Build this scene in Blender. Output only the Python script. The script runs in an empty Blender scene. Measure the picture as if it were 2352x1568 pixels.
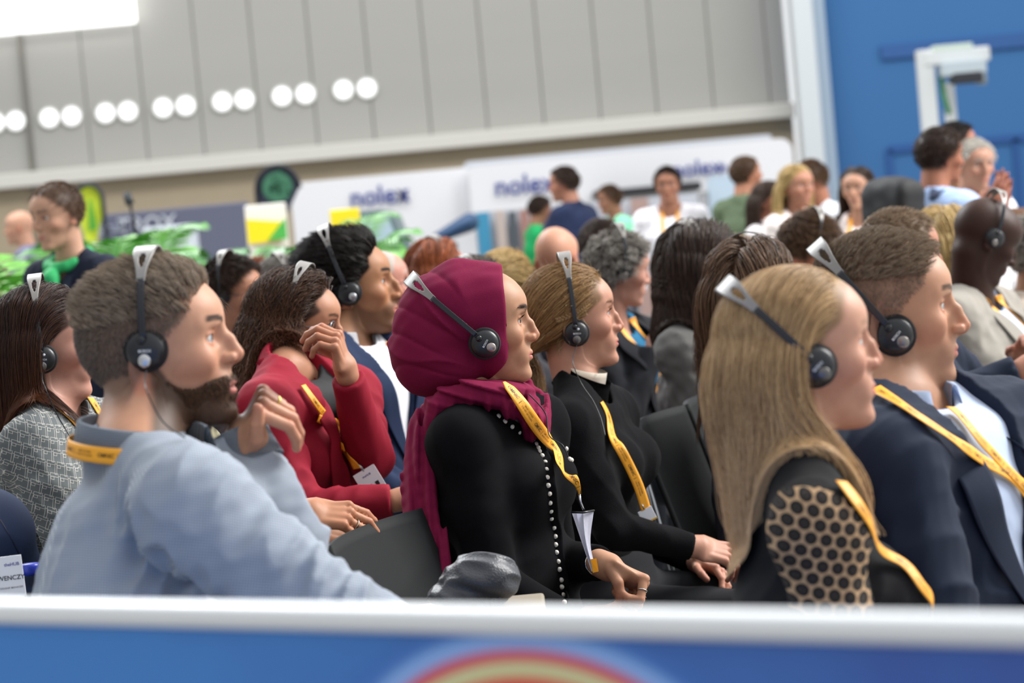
import bpy, bmesh, math, random
import numpy as np
from mathutils import Vector, Matrix
rng = np.random.default_rng(7)
random.seed(7)
SC = bpy.context.scene
COL = SC.collection
# ---------------------------------------------------------------- camera, world, lights, exposure
FPX = 85.0/36.0*2352
CAM_H = 1.40
PITCH, ROLL = math.radians(2.88), math.radians(5.2)
_fw = np.array([0, math.cos(PITCH), -math.sin(PITCH)])
_up0 = np.array([0, math.sin(PITCH), math.cos(PITCH)])
_rt0 = np.array([1.0, 0, 0])
# the photo is rotated: the world's up leans to the left of the frame
_rt = _rt0*math.cos(ROLL) - _up0*math.sin(ROLL)
_up = _rt0*math.sin(ROLL) + _up0*math.cos(ROLL)
CAM = np.array([0, 0, CAM_H])
def at(px, py, D):
    """world point on the ray through photo pixel (px,py) whose world Y is D"""
    d = _rt*(px-1176)/FPX - _up*(py-784)/FPX + _fw
    return CAM + d*(D/d[1])
def setup_camera():
    cd = bpy.data.cameras.new('camera'); co = bpy.data.objects.new('camera', cd); COL.objects.link(co)
    m = Matrix(((_rt[0], _up[0], -_fw[0], 0), (_rt[1], _up[1], -_fw[1], 0), (_rt[2], _up[2], -_fw[2], CAM_H), (0,0,0,1)))
    co.matrix_world = m
    cd.lens = 85; cd.sensor_width = 36; cd.clip_end = 300; cd.clip_start = .1
    cd.dof.use_dof = True; cd.dof.focus_distance = 4.45; cd.dof.aperture_fstop = 4.8
    SC.camera = co
    return co
setup_camera()
def setup_light():
    w = bpy.data.worlds.new('hall_daylight'); SC.world = w; w.use_nodes = True
    nt = w.node_tree; nt.nodes.clear()
    out = nt.nodes.new('ShaderNodeOutputWorld'); bg = nt.nodes.new('ShaderNodeBackground')
    tc = nt.nodes.new('ShaderNodeTexCoord'); dp = nt.nodes.new('ShaderNodeVectorMath'); dp.operation = 'DOT_PRODUCT'
    k = Vector((.62, .25, .74)).normalized(); dp.inputs[1].default_value = k
    nt.links.new(tc.outputs['Generated'], dp.inputs[0])
    mr = nt.nodes.new('ShaderNodeMapRange'); mr.inputs[1].default_value = -.6; mr.inputs[2].default_value = 1.0; mr.inputs[3].default_value = .30; mr.inputs[4].default_value = .95
    nt.links.new(dp.outputs['Value'], mr.inputs[0]); nt.links.new(mr.outputs[0], bg.inputs[1])
    bg.inputs[0].default_value = (.95, .975, 1.0, 1)
    nt.links.new(bg.outputs[0], out.inputs[0])
    def area(name, loc, tgt, sx, sy, e, col):
        l = bpy.data.lights.new(name, 'AREA'); l.shape = 'RECTANGLE'; l.size = sx; l.size_y = sy
        l.energy = e; l.color = col
        o = bpy.data.objects.new(name, l); COL.objects.link(o); o.location = loc
        o.rotation_euler = (Vector(tgt)-Vector(loc)).to_track_quat('-Z', 'Y').to_euler()
    area('skylight_front', (9, 8, 9), (0, 5, 1), 6, 6, 2000, (1, .985, .96))
    area('skylight_rear', (-6, 16, 10), (0, 8, 1), 10, 6, 1500, (.95, .98, 1))
    area('hall_wash', (2, 26, 13), (2, 42, 3), 26, 4, 1300, (1, .98, .95))
setup_light()
SC.view_settings.view_transform = 'Standard'
try: SC.view_settings.look = 'None'
except Exception: pass
SC.view_settings.exposure = 0.5; SC.view_settings.gamma = 1.0; SC.view_settings.use_curve_mapping = False
SC.cycles.max_bounces = 6; SC.cycles.diffuse_bounces = 2; SC.cycles.glossy_bounces = 2
SC.cycles.transmission_bounces = 4; SC.cycles.transparent_max_bounces = 12
SC.cycles.caustics_reflective = False; SC.cycles.caustics_refractive = False
SC.render.hair_type = 'STRIP'

# ---------------------------------------------------------------- vector helpers
def V(*a): return np.array(a if len(a) > 1 else a[0], float)
def nrm(v):
    v = np.asarray(v, float); return v/np.maximum(np.linalg.norm(v, axis=-1, keepdims=True), 1e-9)
def rotm(yaw=0, pitch=0, roll=0):
    """columns: forward(x), left(y), up(z). yaw about z, pitch>0 lifts the face, roll>0 tilts to the person's right"""
    y, p, r = math.radians(yaw), math.radians(-pitch), math.radians(roll)
    Rz = np.array([[math.cos(y), -math.sin(y), 0], [math.sin(y), math.cos(y), 0], [0,0,1]])
    Ry = np.array([[math.cos(p), 0, math.sin(p)], [0,1,0], [-math.sin(p), 0, math.cos(p)]])
    Rx = np.array([[1,0,0], [0, math.cos(r), -math.sin(r)], [0, math.sin(r), math.cos(r)]])
    return Rz@Ry@Rx
# ---------------------------------------------------------------- implicit surfaces
def smin(a, b, k):
    h = np.clip(.5+.5*(b-a)/k, 0, 1); return b*(1-h)+a*h-k*h*(1-h)
def smax(a, b, k): return -smin(-a, -b, k)
def ell(p, c, r, R=None):
    q = p-np.asarray(c, p.dtype)
    if R is not None: q = q@np.asarray(R, p.dtype)
    r = np.asarray(r, p.dtype)
    k0 = np.sqrt(((q/r)**2).sum(-1)); k1 = np.sqrt(((q/r**2)**2).sum(-1))
    return k0*(k0-1)/np.maximum(k1, 1e-6)
def cap(p, a, b, ra, rb=None, u=None, s=1.0):
    """tapered capsule; with u, s the section is stretched s times along u"""
    a = np.asarray(a, p.dtype); b = np.asarray(b, p.dtype); rb = ra if rb is None else rb
    ba = b-a; q = p-a
    t = np.clip((q@ba)/max(float(ba@ba), 1e-9), 0, 1)
    d = q-t[:, None]*ba
    if u is not None:
        u = nrm(u).astype(p.dtype); du = d@u
        d = d-(1-1/s)*du[:, None]*u
    return np.sqrt((d*d).sum(-1))-(ra+(rb-ra)*t)
def chain(p, pts, rs, k=.01, u=None, s=1.0):
    d = None
    for i in range(len(pts)-1):
        c = cap(p, pts[i], pts[i+1], rs[i], rs[i+1], u, s)
        d = c if d is None else smin(d, c, k)
    return d
def wob(p, f, seed=0):
    """cheap smooth 3-D noise in -1..1"""
    r = np.random.default_rng(seed); s = 0
    for i in range(5):
        k = r.normal(size=3).astype(p.dtype); k = k/np.linalg.norm(k)*f*(0.6+.35*i)
        s = s+np.sin(p@k+r.uniform(0, 6.28))
    return s/5
def sdf_mesh(f, lo, hi, h, B=8, slack=1.5):
    lo = np.asarray(lo, float); hi = np.asarray(hi, float)
    nb = np.ceil((hi-lo)/(h*B)).astype(int)+1
    bc = np.stack(np.meshgrid(*[np.arange(k) for k in nb], indexing='ij'), -1).reshape(-1, 3)
    cen = (lo+(bc+.5)*h*B).astype(np.float32)
    dc = f(cen)
    act = np.abs(dc) < .5*math.sqrt(3)*B*h*slack
    n = nb*B
    D = np.repeat(np.repeat(np.repeat(np.where(dc.reshape(nb) < 0, -1., 1.).astype(np.float32), B, 0), B, 1), B, 2)
    offs = np.stack(np.meshgrid(*[np.arange(B)]*3, indexing='ij'), -1).reshape(-1, 3)
    ab = bc[act]
    for i in range(0, len(ab), 400):
        idx = (ab[i:i+400, None, :]*B+offs[None]).reshape(-1, 3)
        D[idx[:, 0], idx[:, 1], idx[:, 2]] = f((lo+idx*h).astype(np.float32))
    I = D < 0
    I[0] = I[-1] = False; I[:, 0] = I[:, -1] = False; I[:, :, 0] = I[:, :, -1] = False
    D[~I & (D < 0)] = 1e-3
    c8 = np.zeros(tuple(n-1), np.uint8)
    for dx in (0, 1):
        for dy in (0, 1):
            for dz in (0, 1):
                c8 += I[dx:n[0]-1+dx, dy:n[1]-1+dy, dz:n[2]-1+dz]
    cells = np.argwhere((c8 > 0) & (c8 < 8))
    vid = np.full(tuple(n-1), -1, np.int32); vid[cells[:, 0], cells[:, 1], cells[:, 2]] = np.arange(len(cells))
    vs = cells+.5
    # edge crossings
    acc = np.zeros((len(cells), 3)); cnt = np.zeros(len(cells))
    for ax in range(3):
        o1, o2 = [a for a in range(3) if a != ax]
        for b1 in (0, 1):
            for b2 in (0, 1):
                s = cells.copy(); s[:, o1] += b1; s[:, o2] += b2
                e = s.copy(); e[:, ax] += 1
                a = D[s[:, 0], s[:, 1], s[:, 2]]; b = D[e[:, 0], e[:, 1], e[:, 2]]
                m = (a < 0) != (b < 0)
                t = np.clip(a[m]/(a[m]-b[m]), 0, 1)
                q = s[m].astype(float); q[:, ax] += t
                acc[m] += q; cnt[m] += 1
    ok = cnt > 0; vs[ok] = acc[ok]/cnt[ok, None]
    vs = (lo+vs*h).astype(np.float32)
    quads = []
    for ax in range(3):
        o1, o2 = (ax+1) % 3, (ax+2) % 3
        a = I; sl1 = [slice(None)]*3; sl2 = [slice(None)]*3
        sl1[ax] = slice(0, -1); sl2[ax] = slice(1, None)
        m = I[tuple(sl1)] != I[tuple(sl2)]
        e = np.argwhere(m); fl = I[e[:, 0], e[:, 1], e[:, 2]]
        q = []
        for b1, b2 in ((0, 0), (-1, 0), (-1, -1), (0, -1)):
            s = e.copy(); s[:, o1] += b1; s[:, o2] += b2
            q.append(vid[s[:, 0], s[:, 1], s[:, 2]])
        q = np.stack(q, 1); q[~fl] = q[~fl][:, ::-1]
        quads.append(q)
    quads = np.concatenate(quads)
    eps = h*.3
    for _ in range(2):
        d = f(vs); g = np.stack([f(vs+np.eye(3, dtype=np.float32)[i]*eps)-d for i in range(3)], -1)/eps
        gl = np.maximum((g*g).sum(-1), .25)
        vs = vs-np.clip(d/gl, -h, h)[:, None]*g*.8
    return vs, quads[:, ::-1]
def raw_mesh(name, vs, quads, smooth=True):
    me = bpy.data.meshes.new(name); vs = np.asarray(vs, np.float32); quads = np.asarray(quads, np.int32)
    k = quads.shape[1]
    me.vertices.add(len(vs)); me.vertices.foreach_set('co', vs.ravel())
    me.loops.add(quads.size); me.loops.foreach_set('vertex_index', quads.ravel())
    me.polygons.add(len(quads)); me.polygons.foreach_set('loop_start', np.arange(0, quads.size, k, dtype=np.int32))
    if smooth: me.polygons.foreach_set('use_smooth', np.ones(len(quads), bool))
    me.update(calc_edges=True); me.validate()
    return me
def set_col(me, col, name='Col'):
    a = me.color_attributes.new(name, 'FLOAT_COLOR', 'POINT')
    c = np.ones((len(me.vertices), 4), np.float32); c[:, :3] = col[:len(c)]
    a.data.foreach_set('color', c.ravel())
def project(f, p, off=0.0, it=8):
    """move points onto the surface f = off; returns points and outward normals"""
    p = np.asarray(p, np.float32).reshape(-1, 3).copy(); e = 2e-3
    for _ in range(it):
        d = f(p)-off; g = np.stack([f(p+np.eye(3, dtype=np.float32)[i]*e)-f(p-np.eye(3, dtype=np.float32)[i]*e) for i in range(3)], -1)/(2*e)
        p = p-np.clip(d, -.03, .03)[:, None]*g/np.maximum((g*g).sum(-1), .2)[:, None]
    return p, nrm(g)
def smooth_line(p, k=1):
    for _ in range(k): p[1:-1] = (p[:-2]+2*p[1:-1]+p[2:])/4
    return p
# ---------------------------------------------------------------- objects
def link(o, parent=None):
    COL.objects.link(o)
    if parent is not None:
        o.parent = parent
        if parent.matrix_world != Matrix.Identity(4): pass
    return o
def obj(name, me, mat, parent=None, keep=True):
    """link a mesh whose coordinates are world coordinates; keep them there under a parent"""
    o = bpy.data.objects.new(name, me)
    if mat is not None: me.materials.clear(); me.materials.append(mat)
    COL.objects.link(o)
    if parent is not None:
        o.parent = parent
        if keep: o.matrix_parent_inverse = world_of(parent).inverted()
    return o
def world_of(o):
    m = o.matrix_basis.copy()
    if o.parent is not None: m = world_of(o.parent) @ o.matrix_parent_inverse @ m
    return m
def thing(name, label, cat, loc=(0,0,0), rotz=0, group=None):
    o = bpy.data.objects.new(name, None); COL.objects.link(o)
    o.empty_display_size = .1
    o.location = Vector([float(v) for v in loc]); o.rotation_euler = (0, 0, rotz)
    return tag(o, label, cat, group)
def tag(o, label, cat, group=None, kind=None):
    if label: o['label'] = label
    if cat: o['category'] = cat
    if group: o['group'] = group
    if kind: o['kind'] = kind
    return o
def struct(o): o['kind'] = 'structure'; return o
# ---------------------------------------------------------------- materials
def nodemat(name):
    m = bpy.data.materials.new(name); m.use_nodes = True; nt = m.node_tree
    return m, nt, nt.nodes['Principled BSDF']
def lin(c):
    """sRGB 0..255 or hex to linear rgba"""
    if isinstance(c, str): c = [int(c[i:i+2], 16) for i in (0, 2, 4)]
    r = []
    for v in c[:3]:
        v = v/255.0; r.append(v/12.92 if v <= .04045 else ((v+.055)/1.055)**2.4)
    return (*r, 1.0)
_M = {}
def plain(c, rough=.6, metal=0.0, spec=.5, sheen=0.0, bump=0.0, bscale=200.0, var=.0, vscale=8.0, coat=0.0):
    key = ('p', str(c), rough, metal, spec, sheen, bump, bscale, var, vscale, coat)
    if key in _M: return _M[key]
    m, nt, b = nodemat('surface')
    col = lin(c) if (isinstance(c, str) or max(c) > 1.0) else (*c[:3], 1)
    b.inputs['Base Color'].default_value = col; b.inputs['Roughness'].default_value = rough
    b.inputs['Metallic'].default_value = metal; b.inputs['Specular IOR Level'].default_value = spec
    if sheen: b.inputs['Sheen Weight'].default_value = sheen; b.inputs['Sheen Roughness'].default_value = .5
    if coat: b.inputs['Coat Weight'].default_value = coat
    tc = nt.nodes.new('ShaderNodeTexCoord')
    if var:
        n = nt.nodes.new('ShaderNodeTexNoise'); n.inputs['Scale'].default_value = vscale; n.inputs['Detail'].default_value = 3
        nt.links.new(tc.outputs['Object'], n.inputs['Vector'])
        mx = nt.nodes.new('ShaderNodeMix'); mx.data_type = 'RGBA'
        mx.inputs[6].default_value = tuple(v*(1-var) for v in col[:3])+(1,)
        mx.inputs[7].default_value = tuple(min(1, v*(1+var)) for v in col[:3])+(1,)
        nt.links.new(n.outputs[0], mx.inputs[0]); nt.links.new(mx.outputs[2], b.inputs['Base Color'])
    if bump:
        n = nt.nodes.new('ShaderNodeTexNoise'); n.inputs['Scale'].default_value = bscale; n.inputs['Detail'].default_value = 2
        nt.links.new(tc.outputs['Object'], n.inputs['Vector'])
        bp = nt.nodes.new('ShaderNodeBump'); bp.inputs['Strength'].default_value = bump; bp.inputs['Distance'].default_value = .002
        nt.links.new(n.outputs[0], bp.inputs['Height']); nt.links.new(bp.outputs[0], b.inputs['Normal'])
    _M[key] = m; return m
def skin_mat():
    if 'skin' in _M: return _M['skin']
    m, nt, b = nodemat('skin')
    a = nt.nodes.new('ShaderNodeVertexColor'); a.layer_name = 'Col'
    tc = nt.nodes.new('ShaderNodeTexCoord')
    n = nt.nodes.new('ShaderNodeTexNoise'); n.inputs['Scale'].default_value = 60; n.inputs['Detail'].default_value = 4
    nt.links.new(tc.outputs['Object'], n.inputs['Vector'])
    mr = nt.nodes.new('ShaderNodeMapRange'); mr.inputs[3].default_value = .86; mr.inputs[4].default_value = 1.12
    nt.links.new(n.outputs[0], mr.inputs[0])
    mu = nt.nodes.new('ShaderNodeVectorMath'); mu.operation = 'SCALE'
    nt.links.new(a.outputs[0], mu.inputs[0]); nt.links.new(mr.outputs[0], mu.inputs[3])
    nt.links.new(mu.outputs[0], b.inputs['Base Color'])
    b.inputs['Roughness'].default_value = .5; b.inputs['Specular IOR Level'].default_value = .27
    b.inputs['Subsurface Weight'].default_value = .18
    b.inputs['Subsurface Radius'].default_value = (.012, .005, .003)
    b.inputs['Subsurface Scale'].default_value = 1.0
    n2 = nt.nodes.new('ShaderNodeTexNoise'); n2.inputs['Scale'].default_value = 900; n2.inputs['Detail'].default_value = 1
    nt.links.new(tc.outputs['Object'], n2.inputs['Vector'])
    bp = nt.nodes.new('ShaderNodeBump'); bp.inputs['Strength'].default_value = .12; bp.inputs['Distance'].default_value = .001
    nt.links.new(n2.outputs[0], bp.inputs['Height']); nt.links.new(bp.outputs[0], b.inputs['Normal'])
    _M['skin'] = m; return m
# ---------------------------------------------------------------- heads
def interp(z, zs, vs):
    """smooth (Catmull-like) 1-D interpolation"""
    zs = np.asarray(zs, float); vs = np.asarray(vs, float)
    o = np.argsort(zs); zs = zs[o]; vs = vs[o]
    m = np.gradient(vs, zs)
    zc = np.clip(z, zs[0], zs[-1]); i = np.clip(np.searchsorted(zs, zc)-1, 0, len(zs)-2)
    h = zs[i+1]-zs[i]; t = (zc-zs[i])/h
    return ((2*t**3-3*t**2+1)*vs[i]+(t**3-2*t**2+t)*h*m[i]+(-2*t**3+3*t**2)*vs[i+1]+(t**3-t**2)*h*m[i+1]).astype(np.float32)
HD = dict(nose=1.0, nosetip=(.117, -.011), nosew=1.0, bridge=0.0, chin=0.0, jaw=1.0, brow=1.0, lips=1.0, mouth=0.0, lid=.0052,
          width=1.0, cheek=1.0, ear=True, male=True, neck=.056, dbl=0.0, forehead=0.0)
def head_sdf(p, H):
    q = p.copy(); q[:, 1] = np.abs(q[:, 1])
    x, y, z = q[:, 0], q[:, 1], q[:, 2]
    W = H['width']
    d = ell(q, (-.008, 0, .044), (.096, .076*W, .087))
    d = smin(d, ell(q, (.036+H['forehead'], 0, .054), (.0515, .060*W, .052)), .03)
    # lofted face and jaw
    J = H['jaw']; c = H['chin']
    zs = [-.101, -.094, -.085, -.072, -.050, -.025, .0, .03, .065, .09]
    xf = interp(z, zs, [.058, .077+c, .084+c, .0835+c*.6, .084, .087, .084, .080, .084, .070])
    w = interp(z, zs, [.006, .022*J, .033*J, .043*J, .052*J, .0600, .0655, .0675, .066, .055])*W
    xb = interp(z, zs, [.046, .028, .010, -.004, -.012, -.018, -.03, -.03, -.03, -.03])
    xc = interp(z, zs, [.05, .040, .026, .016, .012, .010, .010, .010, .010, .01])
    dx = x-xc; a = np.where(dx > 0, xf-xc, xc-xb)+1e-4
    n = 2.25
    F = ((np.abs(dx)/a)**n+(y/w)**n)**(1/n)
    fl = (F-1)*np.minimum(np.minimum(a, w), .05)
    fl = smax(fl, -(z+.0985), .012); fl = smax(fl, z-.085, .02)
    d = smin(d, fl.astype(p.dtype), .022)
    # cheekbones, brow, sockets
    d = smin(d, ell(q, (.056, .046*W, -.006), (.024, .017, .017*H['cheek'])), .02)
    d = smin(d, cap(q, (.0815, .006, .0435), (.067, .046*W, .043), .0065*H['brow'], .005), .014)
    ex, ey, ez = .0705, .0315*W, .021
    d = smax(d, -ell(q, (ex+.0195, ey+.0025, ez), (.0155, .0185, .0115)), .010)
    d = smax(d, -ell(q, (.094, .0175, .022), (.009, .0065, .013)), .008)
    # lids around the eyeball
    lid = ell(q, (ex, ey, ez), (.0137,)*3)
    d = smin(d, lid, .005)
    d = smin(d, cap(q, (ex+.011, ey-.010, ez+.0066), (ex+.0065, ey+.0115, ez+.0055), .0022, .0022), .004)
    # nose
    tx, tz = H['nosetip']; nw = H['nosew']
    nb = cap(q, (.0835+H['bridge']*.3, 0, .036), (.5*(.0845+tx)-.0012+H['bridge'], 0, .5*(.031+tz)+.002), .0072*nw, .0072*nw)
    nb = smin(nb, cap(q, (.5*(.0845+tx)-.0012+H['bridge'], 0, .5*(.031+tz)+.002), (tx-.0085, 0, tz), .0072*nw, .0085*nw), .006)
    nb = smin(nb, cap(q, (tx-.016, .0115*nw, tz-.004), (tx-.022, .0135*nw, tz-.004), .0068, .0062), .007)
    nb = smin(nb, cap(q, (.079, 0, .024), (tx-.027, 0, tz-.001), .0095*nw, .0125*nw), .006)
    nb = smin(nb, cap(q, (tx-.012, 0, tz-.007), (.088, 0, tz-.012), .0055, .006), .006)
    d = smin(d, nb, .009)
    d = smax(d, -ell(q, (tx-.0165, .0062*nw, tz-.0125), (.0055, .003, .004)), .002)
    # mouth
    mz = -.047; mo = H['mouth']
    d = smin(d, ell(q, (.074, 0, mz+.002), (.0205, .030, .024)), .014)
    L = H['lips']
    up = smin(cap(q, (.0935, .0, mz+.0045), (.092, .009, mz+.0043), .0048*L, .0042*L), cap(q, (.092, .009, mz+.0043), (.081, .0235, mz-.0005), .0042*L, .0022), .004)
    lo = smin(cap(q, (.0915, .0, mz-.0055-mo), (.090, .009, mz-.005-mo*.9), .0056*L, .005*L), cap(q, (.090, .009, mz-.005-mo*.9), (.080, .022, mz-.0015), .005*L, .0022), .004)
    d = smin(d, smin(up, lo, .0008), .0035)
    d = smax(d, -ell(q, (.100, 0, mz-.0002-mo*.5), (.012, .0195, .0006+mo*.55)), .0022)
    d = smax(d, -ell(q, (.100, 0, mz-.0185), (.009, .020, .0055)), .008)
    # chin
    d = smin(d, ell(q, (.073+c, 0, -.083), (.0155, .020*J, .0135)), .018)
    if H['dbl'] > 0: d = smin(d, ell(q, (.030, 0, -.088), (.045, .040, .022+H['dbl'])), .02)
    # opening of the eye
    lw = H['lid']
    d = smax(d, -ell(q, (ex+.0125, ey+.0005, ez-.0004), (.012, .0138, lw)), .0012)
    if H['ear']:
        r = math.radians(14); Re = np.array([[math.cos(r), 0, math.sin(r)], [0, 1, 0], [-math.sin(r), 0, math.cos(r)]])
        r2 = math.radians(-24); Re = np.array([[math.cos(r2), -math.sin(r2), 0], [math.sin(r2), math.cos(r2), 0], [0,0,1]])@Re
        e = ell(q, (-.012, .0755*W, .004), (.0165, .0055, .031), Re)
        e = smax(e, -ell(q, (-.008, .081*W, .006), (.010, .0045, .020), Re), .004)
        e = smin(e, ell(q, (-.002, .073*W, -.020), (.008, .005, .009)), .005)
        d = smin(d, e, .005)
    return d
def sstep(a, b, x):
    t = np.clip((x-a)/(b-a), 0, 1); return t*t*(3-2*t)
def mixc(c, tgt, m): return c*(1-m[:, None])+np.asarray(lin(tgt)[:3] if isinstance(tgt, str) else tgt)*m[:, None]
def blob(q, c, r):
    return 1-sstep(.75, 1.15, np.sqrt((((q-np.array(c))/np.array(r))**2).sum(-1)))
def skin_lin(S): return np.array(lin(S['skin'])[:3])*np.array([.74, .70, .66])
def head_colour(q, S):
    """q: head-local coordinates; S: style dict with skin, lip, brow, beard, scalp colours"""
    m = q.copy(); m[:, 1] = np.abs(m[:, 1]); x, y, z = m[:, 0], m[:, 1], m[:, 2]
    c = np.tile(skin_lin(S), (len(q), 1))
    red = skin_lin(S)*np.array([1.02, .74, .70])
    onh = (z > -.11).astype(float)
    c = mixc(c, red, .5*np.exp(-(((m-np.array((.062, .046, -.014)))/np.array((.03, .028, .022)))**2).sum(-1))*onh)
    c = mixc(c, red, .45*blob(m, (.112, 0, -.012), (.018, .02, .014))*onh)
    c = mixc(c, red, .8*blob(m, (-.01, .085, 0), (.03, .02, .04))*onh)
    c = mixc(c, red*.8, .45*blob(m, (.088, .032, .022), (.02, .022, .014)))
    if S.get('beard'):
        f = S.get('beard_low', .0)
        line = interp(x, [-.02, .0, .02, .045, .07, .085, .10], [.03, .02, -.020, -.036, -.032, -.030, -.028])
        bm = sstep(-.004, .014, line-z+f)*sstep(-.012, .004, x)*(1-sstep(-.14, -.10, -.0-z-.0)*0)
        bm *= sstep(-.122, -.100, z-.30*(x-.05))*(1-sstep(.0,.06,-.10-z))
        bm *= 1-.9*blob(m, (.094, 0, -.047), (.014, .022, .0085))
        c = mixc(c, S['beard'], bm*S.get('beard_a', .85))
    lipm = blob(m, (.0945, 0, -.0475-H_MO(S)*.5), (.013, .0235, .0085+H_MO(S)))*onh*(x > .076)
    c = mixc(c, S.get('lip', 'b06a62'), lipm*.85)
    if S.get('mouth', 0) > .002:
        c = mixc(c, '2a1210', blob(m, (.088, 0, -.0475-H_MO(S)*.5), (.0085, .016, H_MO(S)*.5)))
    # brow
    t = (y-.008)/.044
    bz = .0435+.0055*np.sin(np.clip(t, 0, 1)*math.pi*.75)-.001
    bm = (1-sstep(.0025, .0055, np.abs(z-bz)))*sstep(-.05, .08, t)*(1-sstep(.85, 1.05, t))*(x > .045)
    c = mixc(c, S.get('brow', '3a2a20'), bm*S.get('brow_a', .8))
    # lash line
    d = np.sqrt(((x-.0705)**2+(y-.0315)**2+(z-.021)**2))
    lm = (1-sstep(.0135, .0150, d))*(x > .072)*sstep(-.0045, -.001, z-.021)
    c = mixc(c, S.get('lash', '2a1a14'), lm*S.get('lash_a', .75)*(1-sstep(.0064, .0078, z-.021)))
    if S.get('scalp'):
        fn = S['scalp_f']; c = mixc(c, S['scalp'], fn(m)*S.get('scalp_a', .9))
    return c
def H_MO(S): return S.get('mouth', 0.0)
def eye_mat(iris):
    key = ('eye', iris)
    if key in _M: return _M[key]
    m, nt, b = nodemat('eye'); tc = nt.nodes.new('ShaderNodeTexCoord'); sp = nt.nodes.new('ShaderNodeSeparateXYZ')
    nt.links.new(tc.outputs['Object'], sp.inputs[0])
    r = nt.nodes.new('ShaderNodeValToRGB'); r.color_ramp.interpolation = 'LINEAR'
    e = r.color_ramp.elements; e[0].position = 0; e[0].color = lin('d8cfc8'); e[1].position = 1; e[1].color = (0.005, .005, .005, 1)
    for p, c in ((.865, 'cfc4bc'), (.885, '241a16'), (.90, iris), (.965, iris), (.978, '050505')):
        k = e.new(p); k.color = lin(c)
    mp = nt.nodes.new('ShaderNodeMath'); mp.operation = 'DIVIDE'; mp.inputs[1].default_value = .0122
    nt.links.new(sp.outputs[0], mp.inputs[0]); nt.links.new(mp.outputs[0], r.inputs[0]); nt.links.new(r.outputs[0], b.inputs['Base Color'])
    b.inputs['Roughness'].default_value = .06; b.inputs['Specular IOR Level'].default_value = .7
    _M[key] = m; return m
def sphere_me(r, seg=20, rings=12, sc=(1,1,1)):
    bm = bmesh.new(); bmesh.ops.create_uvsphere(bm, u_segments=seg, v_segments=rings, radius=r)
    bmesh.ops.scale(bm, vec=sc, verts=bm.verts)
    for f in bm.faces: f.smooth = True
    me = bpy.data.meshes.new('ball'); bm.to_mesh(me); bm.free(); return me
def make_eyes(o, R, s, iris, parent, gaze=(0, 0), W=1.0):
    for k in (1, -1):
        me = sphere_me(.0122*s); me.materials.append(eye_mat(iris))
        e = bpy.data.objects.new('eye', me); COL.objects.link(e)
        Rg = R@rotm(gaze[0], gaze[1])
        M = Matrix([[*Rg[i], 0] for i in range(3)]+[[0,0,0,1]]); M.translation = Vector(o+R@(s*np.array([.0705, k*.0315*W, .021])))
        if parent is not None: e.parent = parent; e.matrix_parent_inverse = world_of(parent).inverted()
        e.matrix_basis = M
# ---------------------------------------------------------------- hands
def hand_chains(W, dx, nz, side, curls, thumb, s=1.0, spread=0.0):
    """W wrist, dx towards the fingers, nz out of the back of the hand, side +1 thumb on +y (right hand palm down).
    curls: 4 x (a1,a2,a3) degrees towards the palm; thumb: 3 local points"""
    dx = nrm(dx); nz = nrm(nz-np.dot(nz, dx)*dx); dy = np.cross(nz, dx)*side
    T = lambda q: W+s*(q[0]*dx+q[1]*dy+q[2]*nz)
    ch = []
    ys = [.029, .0095, -.0105, -.0285]; xs = [.090, .093, .089, .081]; ln = [(.040,.024,.019), (.044,.028,.020), (.040,.026,.020), (.031,.020,.018)]
    for i in range(4):
        a = 0; p = np.array([xs[i], ys[i], 0.0]); pts = [p.copy()]
        sp = math.radians(spread*(1.5-i))
        for j in range(3):
            a += math.radians(curls[i][j]); L = ln[i][j]
            p = p+L*np.array([math.cos(a)*math.cos(sp), math.cos(a)*math.sin(sp), -math.sin(a)]); pts.append(p.copy())
        k = .92 if i == 3 else 1.0
        ch.append(([T(q) for q in pts], [s*.0092*k, s*.0082*k, s*.0076*k, s*.0066*k]))
    ch.append(([T(q) for q in thumb], [s*.0125, s*.0105, s*.0095, s*.0078][:len(thumb)]))
    palm = [(T((.0, .0, .0)), T((.02, .004, 0)), s*.026, s*.027, 1.15), (T((.03, .004, -.001)), T((.078, .002, -.001)), s*.0155, s*.0125, 2.9)]
    th = (T((.012, .012, -.006)), T((.045, .024, -.012)), s*.020, s*.014)
    kn = [(T((xs[i]-.04, ys[i]*.8, .003)), T((xs[i]+.002, ys[i], .0035)), s*.0075, s*.0092) for i in range(4)]
    return dict(ch=ch, palm=palm, th=th, kn=kn, dy=dy, c=T((.06, 0, 0)), T=T, nz=nz, dx=dx)
def hand_sdf(p, h):
    a, b, ra, rb, st = h['palm'][0]; d = cap(p, a, b, ra, rb, h['dy'], st)
    a, b, ra, rb, st = h['palm'][1]; d = smin(d, cap(p, a, b, ra, rb, h['dy'], st), .012)
    d = smin(d, cap(p, *h['th']), .012)
    for k in h['kn']: d = smin(d, cap(p, *k), .004)
    for pts, rs in h['ch']:
        c = cap(p, pts[0], pts[1], rs[0], rs[1])
        for i in range(1, len(pts)-1): c = smin(c, cap(p, pts[i], pts[i+1], rs[i], rs[i+1]), .0025)
        d = smin(d, c, .0032)
    return d
RELAX = [(25, 30, 20), (30, 35, 22), (34, 38, 24), (38, 40, 25)]
FIST = [(60, 80, 40), (65, 85, 45), (68, 85, 45), (70, 85, 45)]
OPEN = [(8, 10, 6), (6, 8, 5), (8, 10, 6), (12, 12, 8)]
THUMB = [(.030, .030, -.010), (.055, .048, -.022), (.080, .052, -.030), (.100, .048, -.036)]
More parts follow.
